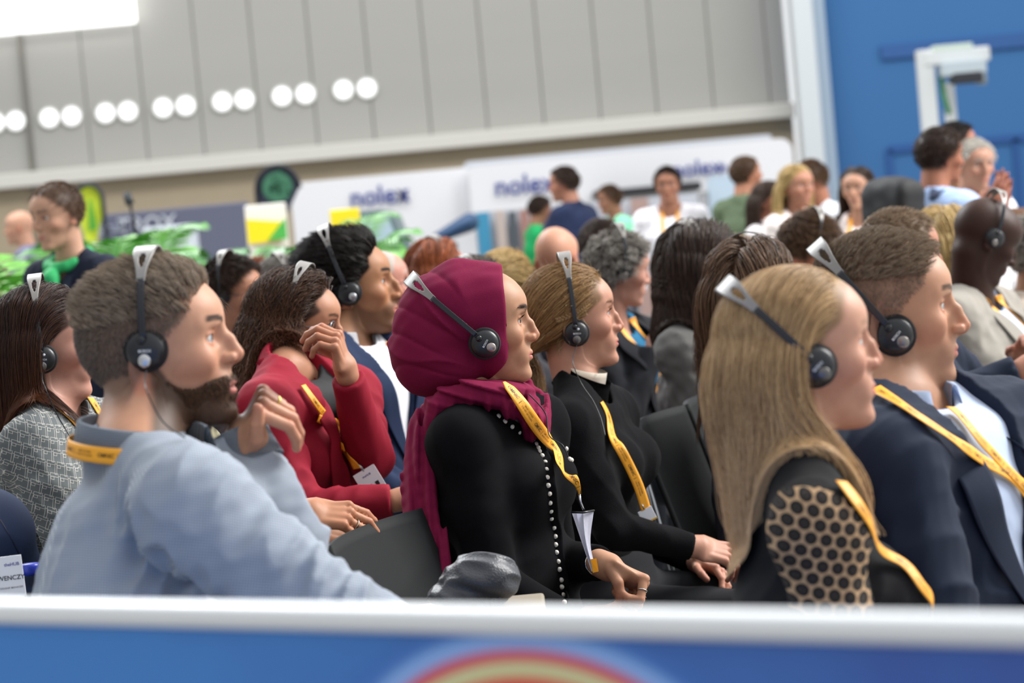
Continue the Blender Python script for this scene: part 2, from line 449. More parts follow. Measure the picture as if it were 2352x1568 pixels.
def near(p, c, r, fn):
    """fn(p) where within r of c, a cheap lower bound elsewhere"""
    c = np.asarray(c, p.dtype); dd = np.sqrt(((p-c)**2).sum(-1)); out = dd-r*.72
    m = dd < r
    if m.any(): out[m] = fn(p[m])
    return out
def ik(S, W, l1, l2, hint):
    S = np.asarray(S, float); W = np.asarray(W, float); v = W-S; L = np.linalg.norm(v)
    if L > (l1+l2)*.998: W = S+v/L*(l1+l2)*.998; v = W-S; L = np.linalg.norm(v)
    a = (l1*l1-l2*l2+L*L)/(2*L); hgt = math.sqrt(max(l1*l1-a*a, 1e-6)); d = v/L
    n = nrm(np.asarray(hint, float)-np.dot(hint, d)*d)
    return S+d*a+n*hgt, W
UPZ = np.array([0, 0, 1.0])
class Body:
    """joints of one figure; every field may be overridden before the meshes are made"""
    def __init__(b, O, yaw, pitch, roll, s=1.0, byaw=None, lean=-6, male=True, H=None, stand=False, girth=1.0, neckfwd=.045, necklen=.155, sh=None, turn=0):
        b.s = s; b.male = male; b.O = np.asarray(O, float); b.R = rotm(yaw, pitch, roll)
        b.yaw = yaw
        b.H = dict(HD); b.H.update({} if male else dict(male=False, brow=.72, jaw=.9, lips=1.05, nosetip=(.1135, -.008), nosew=.86, neck=.046))
        if H: b.H.update(H)
        by = yaw if byaw is None else byaw
        r = math.radians(by); b.f = np.array([math.cos(r), math.sin(r), 0]); b.u = np.array([-math.sin(r), math.cos(r), 0])
        l = math.radians(lean); b.ut = nrm(UPZ*math.cos(l)+b.f*math.sin(l)); b.g = girth; b.stand = stand
        b.NB = b.O+s*(-neckfwd*b.f-necklen*UPZ)
        b.PV = b.NB-.50*s*b.ut
        w = sh or (.178 if male else .150)
        b.SL = b.NB-.055*s*b.ut+w*s*b.u; b.SR = b.NB-.055*s*b.ut-w*s*b.u
        b.WL = b.PV+s*(.30*b.f+.10*UPZ+.05*b.u); b.WR = b.PV+s*(.30*b.f+.10*UPZ-.05*b.u)
        if stand: b.WL = b.SL+s*(.08*b.f-.50*UPZ+.06*b.u); b.WR = b.SR+s*(.08*b.f-.50*UPZ-.06*b.u)
        b.hintL = b.u*.6-b.f*.7-UPZ*.5; b.hintR = -b.u*.6-b.f*.7-UPZ*.5
        b.EL = b.ER = None; b.handL = b.handR = None
        b.arm = (.285*s, .25*s)
    def solve(b):
        if b.EL is None: b.EL, b.WL = ik(b.SL, b.WL, *b.arm, b.hintL)
        if b.ER is None: b.ER, b.WR = ik(b.SR, b.WR, *b.arm, b.hintR)
        for sd, E, W in (('handL', b.EL, b.WL), ('handR', b.ER, b.WR)):
            if getattr(b, sd) is None:
                dx = nrm(W-E); side = 1 if sd == 'handR' else -1
                inn = b.u*side
                setattr(b, sd, hand_chains(W, dx, nrm(UPZ*.7-inn*.5), side, RELAX, THUMB, b.s*(1.0 if b.male else .9)))
        if b.stand: b.KL = b.PV*V(1,1,0)+b.u*.10+UPZ*.48+b.f*.01; b.KR = b.PV*V(1,1,0)-b.u*.10+UPZ*.48+b.f*.01; b.AL = b.KL*V(1,1,0)+UPZ*.08; b.AR = b.KR*V(1,1,0)+UPZ*.08
        else:
            kz = min(b.PV[2]-.01, .52)
            b.KL = b.PV*V(1,1,0)+b.f*.43*b.s+b.u*.12+UPZ*kz; b.KR = b.PV*V(1,1,0)+b.f*.43*b.s-b.u*.12+UPZ*kz
            b.AL = b.KL*V(1,1,0)+UPZ*.08-b.f*.04; b.AR = b.KR*V(1,1,0)+UPZ*.08-b.f*.04
        return b
    def loc(b, p): return ((p-b.O.astype(p.dtype))@b.R.astype(p.dtype))/p.dtype.type(b.s)
    def world(b, q): return b.O+b.s*(b.R@np.asarray(q, float))
    def head(b, p): return (head_sdf(b.loc(p), b.H)*b.s).astype(p.dtype)
    def torso(b, p, o=0.0):
        s, g, u = b.s, b.g, b.u
        WA = b.PV+.16*s*b.ut; CH = b.PV+.33*s*b.ut+.01*b.f
        m = b.male
        d = cap(p, b.PV, WA, (.112 if m else .115)*s*g+o, (.108 if m else .090)*s*g+o, u, 1.38)
        d = smin(d, cap(p, WA, CH, (.108 if m else .090)*s*g+o, (.112 if m else .096)*s*g+o, u, 1.36 if m else 1.3), .04)
        d = smin(d, cap(p, CH, b.NB-.085*s*b.ut+.005*b.f, (.112 if m else .096)*s*g+o, (.078 if m else .068)*s+o, u, 1.5), .04)
        d = smin(d, cap(p, b.SL, b.SR, .056*s*(1 if m else .88)+o), .035)
        for S in (b.SL, b.SR): d = smin(d, cap(p, b.NB+(.012 if m else .02)*s*b.ut+.0*b.f, S+.005*b.ut, .046*s*(1 if m else .85)+o, .048*s*(1 if m else .85)+o), .03)
        if not m:
            for k in (1, -1): d = smin(d, ell(p, CH+s*(.075*b.f+.005*b.ut+k*.066*b.u), (.058*s+o,)*3), .035)
        return d
    def arms(b, p, o=0.0, hand=False, which='LR'):
        d = None; k = b.s*(1 if b.male else .86)
        for c, S, E, W in (('L', b.SL, b.EL, b.WL), ('R', b.SR, b.ER, b.WR)):
            if c not in which: continue
            a = chain(p, [S, S+(E-S)*.5, E, E+(W-E)*.3, W], [.052*k+o, .045*k+o, .037*k+o, .039*k+o, .0245*k+o], .01)
            d = a if d is None else np.minimum(d, a)
        return d
    def body(b, p):
        hc = b.O+b.s*(b.R@np.array([0, 0, .02]))
        d = b.torso(p, -.014)
        n0 = b.world((-.022, 0, -.035)); n1 = b.NB+.0*b.f
        nr = b.H['neck']*b.s
        d = smin(d, cap(p, n0, n1, nr, nr*1.12, b.u, 1.04), .028)
        d = smin(d, near(p, hc, .21*b.s, b.head), .020)
        d = smin(d, b.arms(p, -.003), .02)
        for h in (b.handL, b.handR): d = smin(d, near(p, h['c'], .16*b.s, lambda q, h=h: hand_sdf(q, h).astype(q.dtype)), .008)
        return d
    def bounds(b, extra=.12):
        pts = np.array([b.PV, b.SL, b.SR, b.EL, b.ER, b.WL, b.WR, b.handL['c'], b.handR['c'], b.O])
        lo = pts.min(0)-extra; hi = pts.max(0)+extra; hi[2] = max(hi[2], b.O[2]+.16*b.s); lo[2] = b.PV[2]-.02
        return lo, hi
# ---------------------------------------------------------------- clothing
def folds(p, b, amp=.004, f=32, seed=3):
    """creases: ridged noise, stronger round the elbows and armpits and at the waist"""
    q = p+np.stack([wob(p, 12, seed+1), wob(p, 12, seed+2), wob(p, 12, seed+3)], -1).astype(p.dtype)*.02
    n = wob(q, f, seed); n2 = wob(p, f*2.1, seed+5)
    r = (1-np.abs(n)*3.2)*.7+n2*.25
    w = .38*np.ones(len(p), p.dtype)
    for c, rad in ((b.EL, .11), (b.ER, .11), (b.SL-.06*b.ut, .10), (b.SR-.06*b.ut, .10), (b.PV+.12*b.ut, .16)):
        w = w+.8*np.exp(-((p-np.asarray(c, p.dtype))**2).sum(-1)/(rad*rad))
    return (-amp*r*np.minimum(w, 1.3)).astype(p.dtype)
def garment(b, t=.010, sleeve=1.0, neck=.014, k=.03, amp=.004, f=70, seed=3, neckdrop=0.0, hem=None, cuff=True, loose=0.0, deep=None, collar_up=.0):
    """returns an sdf of an upper garment"""
    nr = b.H['neck']*b.s+neck
    NA = b.NB-.12*b.ut+(-.0)*b.f; NTop = b.NB+.14*b.ut+.045*b.f
    def f_(p):
        d = b.torso(p, t)
        kk = b.s*(1 if b.male else .86); q = []
        for S, E, W in ((b.SL, b.EL, b.WL), (b.SR, b.ER, b.WR)):
            o = t+loose; We = E+(W-E)*(sleeve if sleeve <= 1 else 1)
            a = chain(p, [S, S+(E-S)*.5, E, We], [.054*kk+o, .047*kk+o, .041*kk+o, (.041+(.027-.041)*sleeve)*kk+o*.8], .012)
            if cuff:
                ax = nrm(W-E); a = smax(a, ((p-(We+ax*.004).astype(p.dtype))@ax.astype(p.dtype)), .004)
            q.append(a)
        d = smin(d, q[0], k); d = smin(d, q[1], k)
        if amp: d = d+folds(p, b, amp, f, seed)
        d = smax(d, -cap(p, b.NB-.03*b.ut*(1+neckdrop*10)+b.f*.02, NTop, nr, nr+.02, b.u, 1.05), .006)
        if deep is not None: d = smax(d, -deep(p), .004)
        if hem is not None: d = smax(d, -((p-(b.PV+hem*b.ut).astype(p.dtype))@b.ut.astype(p.dtype)), .01)
        return d.astype(p.dtype)
    return f_
def trousers_sdf(b):
    def f_(p):
        d = cap(p, b.PV+.02*UPZ, b.PV+.10*b.ut, .125*b.s, .115*b.s, b.u, 1.3)
        for K, A, sg in ((b.KL, b.AL, 1), (b.KR, b.AR, -1)):
            hp = b.PV+sg*.085*b.u-.01*UPZ
            d = smin(d, chain(p, [hp, K, A+.03*UPZ], [.088, .066, .056], .02), .03)
        return d+folds2(p, .004).astype(p.dtype)
    return f_
def folds2(p, a): return -a*(1-np.abs(wob(p, 28, 9))*2)
def make_lower(b, root, mat, shoe='1a1a1c', h=.014, name='trousers'):
    pts = np.array([b.PV, b.KL, b.KR, b.AL, b.AR]); f = trousers_sdf(b)
    vs, qs = sdf_mesh(f, pts.min(0)-.16, pts.max(0)+.16+V(0,0,.06), h)
    obj(name, raw_mesh(name, vs, qs), mat, root)
    for A in (b.AL, b.AR):
        c = A*V(1,1,0)
        g = lambda p: smax(smin(cap(p, c+UPZ*.045-.03*b.f, c+UPZ*.035+.15*b.f, .042, .034), cap(p, c+UPZ*.05-.03*b.f, c+UPZ*.11-.03*b.f, .040, .045), .02), -(p[:, 2]-.004), .006)
        vs, qs = sdf_mesh(g, c-.14-V(0,0,.02), c+.23, .012)
        obj('shoe', raw_mesh('shoe', vs, qs), plain(shoe, .4), root)
def person_root(b, label, group=None):
    b.solve()
    r = thing('person', label, 'person', (b.PV[0], b.PV[1], 0), 0, group); b.root = r; return r
def make_skin(b, S, h=.003, headonly=False):
    lo, hi = b.bounds()
    if headonly: lo = b.O-.17*b.s; lo[2] = b.NB[2]-.12; hi = b.O+.17*b.s
    vs, qs = sdf_mesh(b.body, lo, hi, h)
    me = raw_mesh('body', vs, qs)
    q = (vs-b.O)@b.R/b.s
    c = head_colour(q, S)
    sk = skin_lin(S)
    hc = b.world((0, 0, 0)); dh = np.linalg.norm(vs-hc, axis=1)
    far = sstep(.16, .20, dh)[:, None]; c = c*(1-far)+sk*far
    red = sk*np.array([1.05, .78, .74])
    for hnd in (b.handL, b.handR):
        if hnd is None: continue
        for pts, rs in hnd['ch']:
            for j, w in ((0, .55), (1, .55), (2, .45), (len(pts)-1, .7)):
                m = np.exp(-((vs-pts[j])**2).sum(1)/(.012*b.s)**2)[:, None]*w
                c = c*(1-m)+red*m
    set_col(me, np.clip(c, 0, 1))
    b.bodyo = obj('body', me, skin_mat(), b.root)
    if S.get('lashes'): lashes(b, S)
    if S.get('eyes', True): make_eyes(b.O, b.R, b.s, S.get('iris', '5a4030'), b.root, S.get('gaze', (0, 0)), b.H['width'])
    return b.bodyo
def lashes(b, S):
    r = np.random.default_rng(4); P = []; D = []
    for k in (1, -1):
        for i in range(46):
            a = -1.25+2.5*i/45; c = np.array([.0705, k*.0315*b.H['width'], .021])
            # along the edge of the upper lid
            y = .0128*math.sin(a); z = .0046*math.cos(a)+.0010; x = math.sqrt(max(.0143**2-y*y-z*z, 1e-6))
            p = c+np.array([x, -k*y*-1, z]); P.append(p); D.append(nrm(np.array([1.0, k*(.35+y*30), .25])))
    P = np.array(P); D = np.array(D); t = np.linspace(0, 1, 6)[None, :, None]
    Q = P[:, None]+D[:, None]*t*.0075+np.array([0, 0, 1])*t**2*.0035
    m = hair_mat(S.get('lash', '120a08'), S.get('lash', '120a08')); strands_obj('eyelashes', to_world(b, Q), .00022*b.s, m, b.bodyo)
    n = 120; yy = r.uniform(.009, .050, n); t_ = (yy-.008)/.044; zz = .0425+.0055*np.sin(np.clip(t_, 0, 1)*math.pi*.75)+r.normal(size=n)*.0014*(1.2-t_)
    Q = []
    for k in (1, -1):
        p0 = np.stack([.086-.35*np.maximum(0, yy-.015), k*yy, zz], -1); p0, nn = project(lambda p: head_sdf(p, b.H).astype(p.dtype), p0, 0, 6)
        d = np.stack([-.25*np.ones(n), k*np.ones(n), .45-.9*t_], -1); d = nrm(d)+nn*.25
        Q.append(p0[:, None]+d[:, None]*np.linspace(0, 1, 4)[None, :, None]*.0062)
    strands_obj('eyebrows', to_world(b, np.concatenate(Q)), .00016*b.s, hair_mat(S.get('brow', '2a1a16'), S.get('brow', '2a1a16')), b.bodyo)
def make_cloth(b, f, name, mat, h=.005, lo=None, hi=None, colour=None):
    l, u = b.bounds(.16)
    if lo is not None: l = lo
    if hi is not None: u = hi
    vs, qs = sdf_mesh(f, l, u, h)
    me = raw_mesh(name, vs, qs)
    if colour is not None: set_col(me, colour(vs))
    return obj(name, me, mat, b.root)
# ---------------------------------------------------------------- hair strands
def hair_mat(c1, c2, tip=None, rough=.42, spec=.28):
    key = ('hair', str(c1), str(c2), str(tip), rough)
    if key in _M: return _M[key]
    m, nt, b = nodemat('hair')
    hi = nt.nodes.new('ShaderNodeHairInfo')
    r = nt.nodes.new('ShaderNodeValToRGB'); r.color_ramp.elements[0].color = lin(c1); r.color_ramp.elements[1].color = lin(c2)
    nt.links.new(hi.outputs['Random'], r.inputs[0]); src = r.outputs[0]
    if tip:
        mx = nt.nodes.new('ShaderNodeMix'); mx.data_type = 'RGBA'; mx.inputs[7].default_value = lin(tip)
        mr = nt.nodes.new('ShaderNodeMapRange'); mr.inputs[1].default_value = .45; mr.inputs[2].default_value = 1.0
        nt.links.new(hi.outputs['Intercept'], mr.inputs[0]); nt.links.new(mr.outputs[0], mx.inputs[0]); nt.links.new(src, mx.inputs[6]); src = mx.outputs[2]
    nt.links.new(src, b.inputs['Base Color'])
    b.inputs['Roughness'].default_value = rough; b.inputs['Specular IOR Level'].default_value = spec
    b.inputs['Anisotropic'].default_value = .0
    _M[key] = m; return m
def strands_obj(name, P, rad, mat, parent, tipr=.25):
    """P: (n strands, m points, 3) world"""
    n, m, _ = P.shape
    hc = bpy.data.hair_curves.new(name); hc.add_curves([m]*n)
    hc.attributes['position'].data.foreach_set('vector', np.ascontiguousarray(P, np.float32).ravel())
    ra = hc.attributes.get('radius') or hc.attributes.new('radius', 'FLOAT', 'POINT')
    t = np.linspace(0, 1, m); rr = rad*(1-(1-tipr)*t**2)
    R = np.tile(rr, (n, 1)) if np.isscalar(rad) else rad[:, None]*(1-(1-tipr)*t**2)[None]
    ra.data.foreach_set('value', R.astype(np.float32).ravel())
    hc.materials.append(mat)
    o = bpy.data.objects.new(name, hc); COL.objects.link(o)
    if parent is not None: o.parent = parent; o.matrix_parent_inverse = world_of(parent).inverted()
    return o
def scalp_roots(b, n, region, seed=1):
    """random points on the head surface where region(local) is true; returns local points and local normals"""
    r = np.random.default_rng(seed); out = []; tot = 0
    f = lambda q: head_sdf(q, dict(b.H, ear=False)).astype(q.dtype)
    while tot < n:
        d = nrm(r.normal(size=(n*2, 3))); p = np.array([-.005, 0, .035])+d*np.array([.1, .08, .095])
        p, nn = project(f, p, 0, 5); m = region(p)
        p = p[m]; nn = nn[m]; out.append((p, nn)); tot += len(p)
        if len(p) == 0: break
    P = np.concatenate([o[0] for o in out])[:n]; N = np.concatenate([o[1] for o in out])[:n]
    return P.astype(float), N.astype(float)
def grow(P, D, step, m, field, push=None, lenv=None, jit=0, seed=0, inert=.5):
    """march strands from P along D; field(p, k) gives wanted direction; push(p, k) keeps them outside things"""
    r = np.random.default_rng(seed); n = len(P); out = [P]; d = nrm(D); p = P.copy()
    L = np.ones(n) if lenv is None else lenv
    J = nrm(r.normal(size=(n, 3)))*jit
    for k in range(1, m):
        w = field(p, k/(m-1.0))
        d = nrm(inert*d+(1-inert)*nrm(w)+J*.3)
        p = p+d*(step*L)[:, None]
        if push is not None: p = push(p, k/(m-1.0))
        out.append(p)
    return np.stack(out, 1)
def ell_push(c, r, off):
    c = np.asarray(c, float); r = np.asarray(r, float)+off
    def g(p, t=0):
        q = (p-c)/r; l = np.linalg.norm(q, axis=-1, keepdims=True)
        return np.where(l < 1, c+q/np.maximum(l, 1e-6)*r, p)
    return g
def clump(P, nc=60, amt=.5, seed=0):
    """pull strands towards guide strands, more towards the tips"""
    r = np.random.default_rng(seed); n = len(P); g = r.choice(n, min(nc, n), replace=False)
    d = ((P[:, None, 0]-P[None, g, 0])**2).sum(-1); i = g[d.argmin(1)]
    t = np.linspace(0, 1, P.shape[1])[None, :, None]
    return P+(P[i]-P)*(amt*t*r.uniform(.5, 1, size=(n, 1, 1)))
def to_world(b, P): return b.O+b.s*(P.reshape(-1, 3)@b.R.T).reshape(P.shape)
def hairline(front=.062, top=.098, temple=.02, side_x=.03, low=-.045, ears=True):
    """region function: where scalp hair grows (local coordinates)"""
    def fn(p):
        x, y, z = p[:, 0], np.abs(p[:, 1]), p[:, 2]
        # the front edge x as a function of z
        fx = interp(z, [-.06, -.03, .0, .02, .04, .055, .075, .10, .13], [-.035, -.022, .0, side_x*.5, side_x, side_x+temple, front, front+.012, front+.012])
        fx = fx-np.where(z > .06, .0, 0)
        m = x < fx
        m &= z > low+.15*np.clip(-x-.03, 0, 1)*(-1)
        m &= ~((x > -.03) & (z < .0) & (y > .04) & (x < .02) & (z < .012) & (x > -.012)) if ears else True
        return m
    return fn
def short_hair(b, n, length, mat, region, comb=(.6, 0, .35), lift=.55, lenf=None, rad=.00035, seed=1, curl=0.0, nc=0, name='hair', jit=.35, m=6, base=0.0):
    P, N = scalp_roots(b, n, region, seed)
    P = P+N*base
    r = np.random.default_rng(seed+9)
    L = (lenf(P) if lenf else np.ones(n))*r.uniform(.75, 1.15, n)
    cb = (lambda p: np.tile(nrm(np.array(comb)), (len(p), 1))) if not callable(comb) else comb
    def field(p, t):
        nn = nrm((p-np.array([-.005, 0, .035]))/np.array([.1, .08, .095])**2)
        c = cb(p); c = c-(c*nn).sum(-1, keepdims=True)*nn*.8
        w = nn*lift*(1-t*.6)+nrm(c)*(.3+t*.7)
        if curl: w = w+curl*np.stack([np.sin(p[:, 2]*420+P[:, 0]*900), np.cos(p[:, 0]*420+P[:, 1]*800), np.sin(p[:, 1]*420+P[:, 2]*700)], -1)
        return w
    S = grow(P, N, length/(m-1), m, field, ell_push((-.008, 0, .044), (.0965*1, .0765*b.H['width'], .0875), .001), L, jit, seed)
    if nc: S = clump(S, nc, .6, seed)
    return strands_obj(name, to_world(b, S), rad*b.s, mat, b.root)
# ---------------------------------------------------------------- headphones
BLK = lambda: plain((.012, .013, .016), .35, spec=.5)
FOAM = lambda: plain((.012, .012, .014), .9, bump=.4, bscale=900)
def lathe_me(prof, seg=32, axis='y', sx=1.0, name='lathe', caps=True):
    """prof: list of (r, h); revolved round an axis"""
    bm = bmesh.new(); rings = []
    for r, h in prof:
        ring = []
        for i in range(seg):
            a = 2*math.pi*i/seg; c, s = math.cos(a)*r*sx, math.sin(a)*r
            co = (c, h, s) if axis == 'y' else ((c, s, h) if axis == 'z' else (h, c, s))
            ring.append(bm.verts.new(co))
        rings.append(ring)
    for a, b in zip(rings, rings[1:]):
        for i in range(seg):
            j = (i+1) % seg
            bm.faces.new((a[i], a[j], b[j], b[i]))
    if caps and prof[0][0] > 1e-5: bm.faces.new(rings[0][::-1])
    if caps and prof[-1][0] > 1e-5: bm.faces.new(rings[-1])
    bmesh.ops.remove_doubles(bm, verts=bm.verts, dist=1e-6)
    bmesh.ops.recalc_face_normals(bm, faces=bm.faces)
    for f in bm.faces: f.smooth = True
    me = bpy.data.meshes.new(name); bm.to_mesh(me); bm.free(); return me
def tube_me(pts, r, seg=8, name='tube', closed=False):
    pts = np.asarray(pts, float); n = len(pts); rs = r if np.ndim(r) else np.full(n, r)
    bm = bmesh.new(); rings = []; up = V(0.3, .2, 1.0)
    for i in range(n):
        a = pts[(i-1) % n if closed else max(i-1, 0)]; c = pts[(i+1) % n if closed else min(i+1, n-1)]; t = nrm(c-a)
        if abs(np.dot(t, nrm(up))) > .98: up = V(1, .1, 0)
        x = nrm(np.cross(t, up)); y = np.cross(t, x); up = -y
        rings.append([bm.verts.new(pts[i]+rs[i]*(math.cos(2*math.pi*k/seg)*x+math.sin(2*math.pi*k/seg)*y)) for k in range(seg)])
    pr = list(zip(rings, rings[1:]))+([(rings[-1], rings[0])] if closed else [])
    for a, c in pr:
        for k in range(seg):
            j = (k+1) % seg; bm.faces.new((a[k], a[j], c[j], c[k]))
    if not closed: bm.faces.new(rings[0][::-1]); bm.faces.new(rings[-1])
    bmesh.ops.recalc_face_normals(bm, faces=bm.faces)
    for f in bm.faces: f.smooth = True
    me = bpy.data.meshes.new(name); bm.to_mesh(me); bm.free(); return me
def bspl(pts, n=24):
    """smooth curve through points"""
    pts = np.asarray(pts, float); k = len(pts); t = np.linspace(0, k-1, n); out = []
    for v in t:
        i = min(int(v), k-2); u = v-i
        p0 = pts[max(i-1, 0)]; p1 = pts[i]; p2 = pts[i+1]; p3 = pts[min(i+2, k-1)]
        out.append(.5*((2*p1)+(-p0+p2)*u+(2*p0-5*p1+4*p2-p3)*u*u+(-p0+3*p1-3*p2+p3)*u**3))
    return np.array(out)
def xform(me, R, t, s=1.0):
    M = Matrix([[*(R[i]*s), t[i]] for i in range(3)]+[[0,0,0,1]]); me.transform(M); return me
def text_me(s, size, align='CENTER', ext=0.0, bold=True):
    c = bpy.data.curves.new('lettering', 'FONT'); c.body = s; c.size = size; c.align_x = align; c.align_y = 'CENTER'; c.extrude = ext
    c.resolution_u = 3
    if bold: c.offset = size*.012
    o = bpy.data.objects.new('lettering', c); COL.objects.link(o)
    dg = bpy.context.evaluated_depsgraph_get(); me = bpy.data.meshes.new_from_object(o.evaluated_get(dg))
    bpy.data.objects.remove(o); bpy.data.curves.remove(c); return me
def thick_grid(G, N, th, name='cloth'):
    """closed sheet from a grid of points with normals"""
    G = np.asarray(G, float); N = np.asarray(N, float); n, m = G.shape[:2]; bm = bmesh.new()
    A = [[bm.verts.new(G[i, j]+N[i, j]*th/2) for j in range(m)] for i in range(n)]; B = [[bm.verts.new(G[i, j]-N[i, j]*th/2) for j in range(m)] for i in range(n)]
    for i in range(n-1):
        for j in range(m-1):
            bm.faces.new((A[i][j], A[i+1][j], A[i+1][j+1], A[i][j+1])); bm.faces.new((B[i][j], B[i][j+1], B[i+1][j+1], B[i+1][j]))
    for i in range(n-1):
        for j, r in ((0, 0), (m-1, 1)): bm.faces.new((A[i][j], B[i][j], B[i+1][j], A[i+1][j]) if not r else (A[i][j], A[i+1][j], B[i+1][j], B[i][j]))
    for j in range(m-1):
        for i in (0, n-1): bm.faces.new((A[i][j], A[i][j+1], B[i][j+1], B[i][j]))
    bmesh.ops.recalc_face_normals(bm, faces=bm.faces)
    for f in bm.faces: f.smooth = True
    me = bpy.data.meshes.new(name); bm.to_mesh(me); bm.free(); return me
def band_me(cw, ch, base_z, tilt, w_of, holes, thick=.0028, n=110, cut=(0, 1)):
    """arc over the head in the y-z plane turned back by tilt about y; w_of(t) half width"""
    a0, a1 = cut; bm = bmesh.new(); lanes = 15 if n > 60 else 7; grid = []
    for i in range(n+1):
        t = a0+(a1-a0)*i/n; a = math.pi*t
        y = -math.cos(a)*cw; z = math.sin(a)**.85*ch+base_z
        w = w_of(t)
        grid.append([bm.verts.new(((j/(lanes-1)*2-1)*w, y, z)) for j in range(lanes)])
    for i in range(n):
        for j in range(lanes-1):
            t = a0+(a1-a0)*(i+.5)/n; v = ((j+.5)/(lanes-1)*2-1)
            if any(((t-c)/r)**2+(v/vr)**2 < 1 for c, r, vr in holes): continue
            bm.faces.new((grid[i][j], grid[i+1][j], grid[i+1][j+1], grid[i][j+1]))
    bmesh.ops.delete(bm, geom=[v for v in bm.verts if not v.link_faces], context='VERTS')
    bmesh.ops.recalc_face_normals(bm, faces=bm.faces)
    bmesh.ops.solidify(bm, geom=bm.faces[:], thickness=thick)
    for f in bm.faces: f.smooth = True
    a = math.radians(tilt); Ry = Matrix(((math.cos(a), 0, -math.sin(a), 0), (0, 1, 0, 0), (math.sin(a), 0, math.cos(a), 0), (0,0,0,1)))
    bm.transform(Ry)
    me = bpy.data.meshes.new('band'); bm.to_mesh(me); bm.free(); return me
def headphone(b, label, tilt=0, cw=.092, ch=.165, cup=(0, 0), group='black interpretation headphones worn by the audience', cable=None, silver='8a8480', logo=True, holes=True, cuprot=0, scale=1.0, seg=32, light=False):
    """tilt: degrees the band leans back from the vertical through the ears; cup: (x, z) local place of the ear cups"""
    t = thing('headphones', label, 'headphones', b.world((cup[0], -cw, cup[1])), 0, group)
    R, O, s = b.R, b.O, b.s
    W = lambda me: xform(me, R, b.world((cup[0], 0, cup[1])), s)
    grey = plain('86827e', .38, spec=.5) ; blk = BLK()
    wf = lambda q: .0058+.0088*sstep(.20, .40, min(q, 1-q)) if min(q, 1-q) < .5 else .0146
    obj('headband', W(band_me(cw, ch, 0, tilt, wf, [(.315, .05, .42), (.685, .05, .42)] if holes else [], cut=(.20, .80))), grey, t)
    for c in ((.004, .21), (.79, .996)):
        obj('slider_arm', W(band_me(cw+.0005, ch+.0005, 0, tilt, lambda q: .0048, [], .004, 20, c)), plain((.008, .010, .016), .22), t)
    for sd in (-1, 1):
        y0 = sd*(cw-.010)
        prof = [(.001, .0095), (.010, .0092), (.018, .0072), (.0235, .0042), (.0262, .0), (.0268, -.004), (.024, -.006), (.001, -.006)]
        me = lathe_me([(r*scale, h*scale*sd) for r, h in prof], seg); a = math.radians(cuprot)
        off = V(math.sin(math.radians(tilt))*.012, 0, -.012)
        C = b.world((cup[0]+off[0], y0, cup[1]+off[2]))
        cupo = obj('ear_cup', xform(me, R, C, s), blk, t)
        me = lathe_me([(r*scale, h*scale*sd) for r, h in [(.012, -.016), (.024, -.0155), (.0295, -.011), (.0305, -.006), (.0285, -.0025), (.024, -.002), (.012, -.002)]], seg)
        obj('foam_pad', xform(me, R, C, s), FOAM(), cupo)
        ca, sa = math.cos(a), math.sin(a)
        Rc = R@np.array([[ca, 0, sa], [0, 1, 0], [-sa, 0, ca]])
        bt = sphere_me(.0098*s*scale, 20, 12, (.9, .38, 1)); obj('silver_button', xform(bt, Rc, C+Rc@(s*scale*V(.0, sd*.0075, -.0135))), plain(silver, .28, metal=.75), cupo)
        hg = sphere_me(.0062*s*scale, 14, 8, (1, .7, 1)); obj('hinge', xform(hg, R, C+R@(s*scale*V(-.011*math.sin(math.radians(tilt))-.002, sd*.0085, .011*math.cos(math.radians(tilt))+.003))), plain((.01, .01, .012), .12), cupo)
        if logo and sd < 0:
            tm = text_me('BOSCH', .0052*scale)
            Rt = Rc@np.array([[1, 0, 0], [0, 0, -1], [0, 1, 0]])
            obj('lettering', xform(tm, Rt, C+Rc@(s*scale*V(.001, -.0096, -.001)), s), plain('e8e8e8', .4), cupo)
            if light:
                obj('status_light', xform(sphere_me(.0026*s, 12, 8, (1, .4, 1)), Rc, C+Rc@(s*scale*V(.004, -.0092, .009))), plain('f2f4ff', .2), cupo)
        if sd < 0: b.cupC = C
    if cable is not None:
        pts = [b.cupC+b.R@(s*V(-.002, -.004, -.026))]+[np.asarray(c, float) for c in cable]
        obj('cable', tube_me(bspl(pts, 48), .0011, 6), plain((.01, .01, .012), .4), t)
    return t
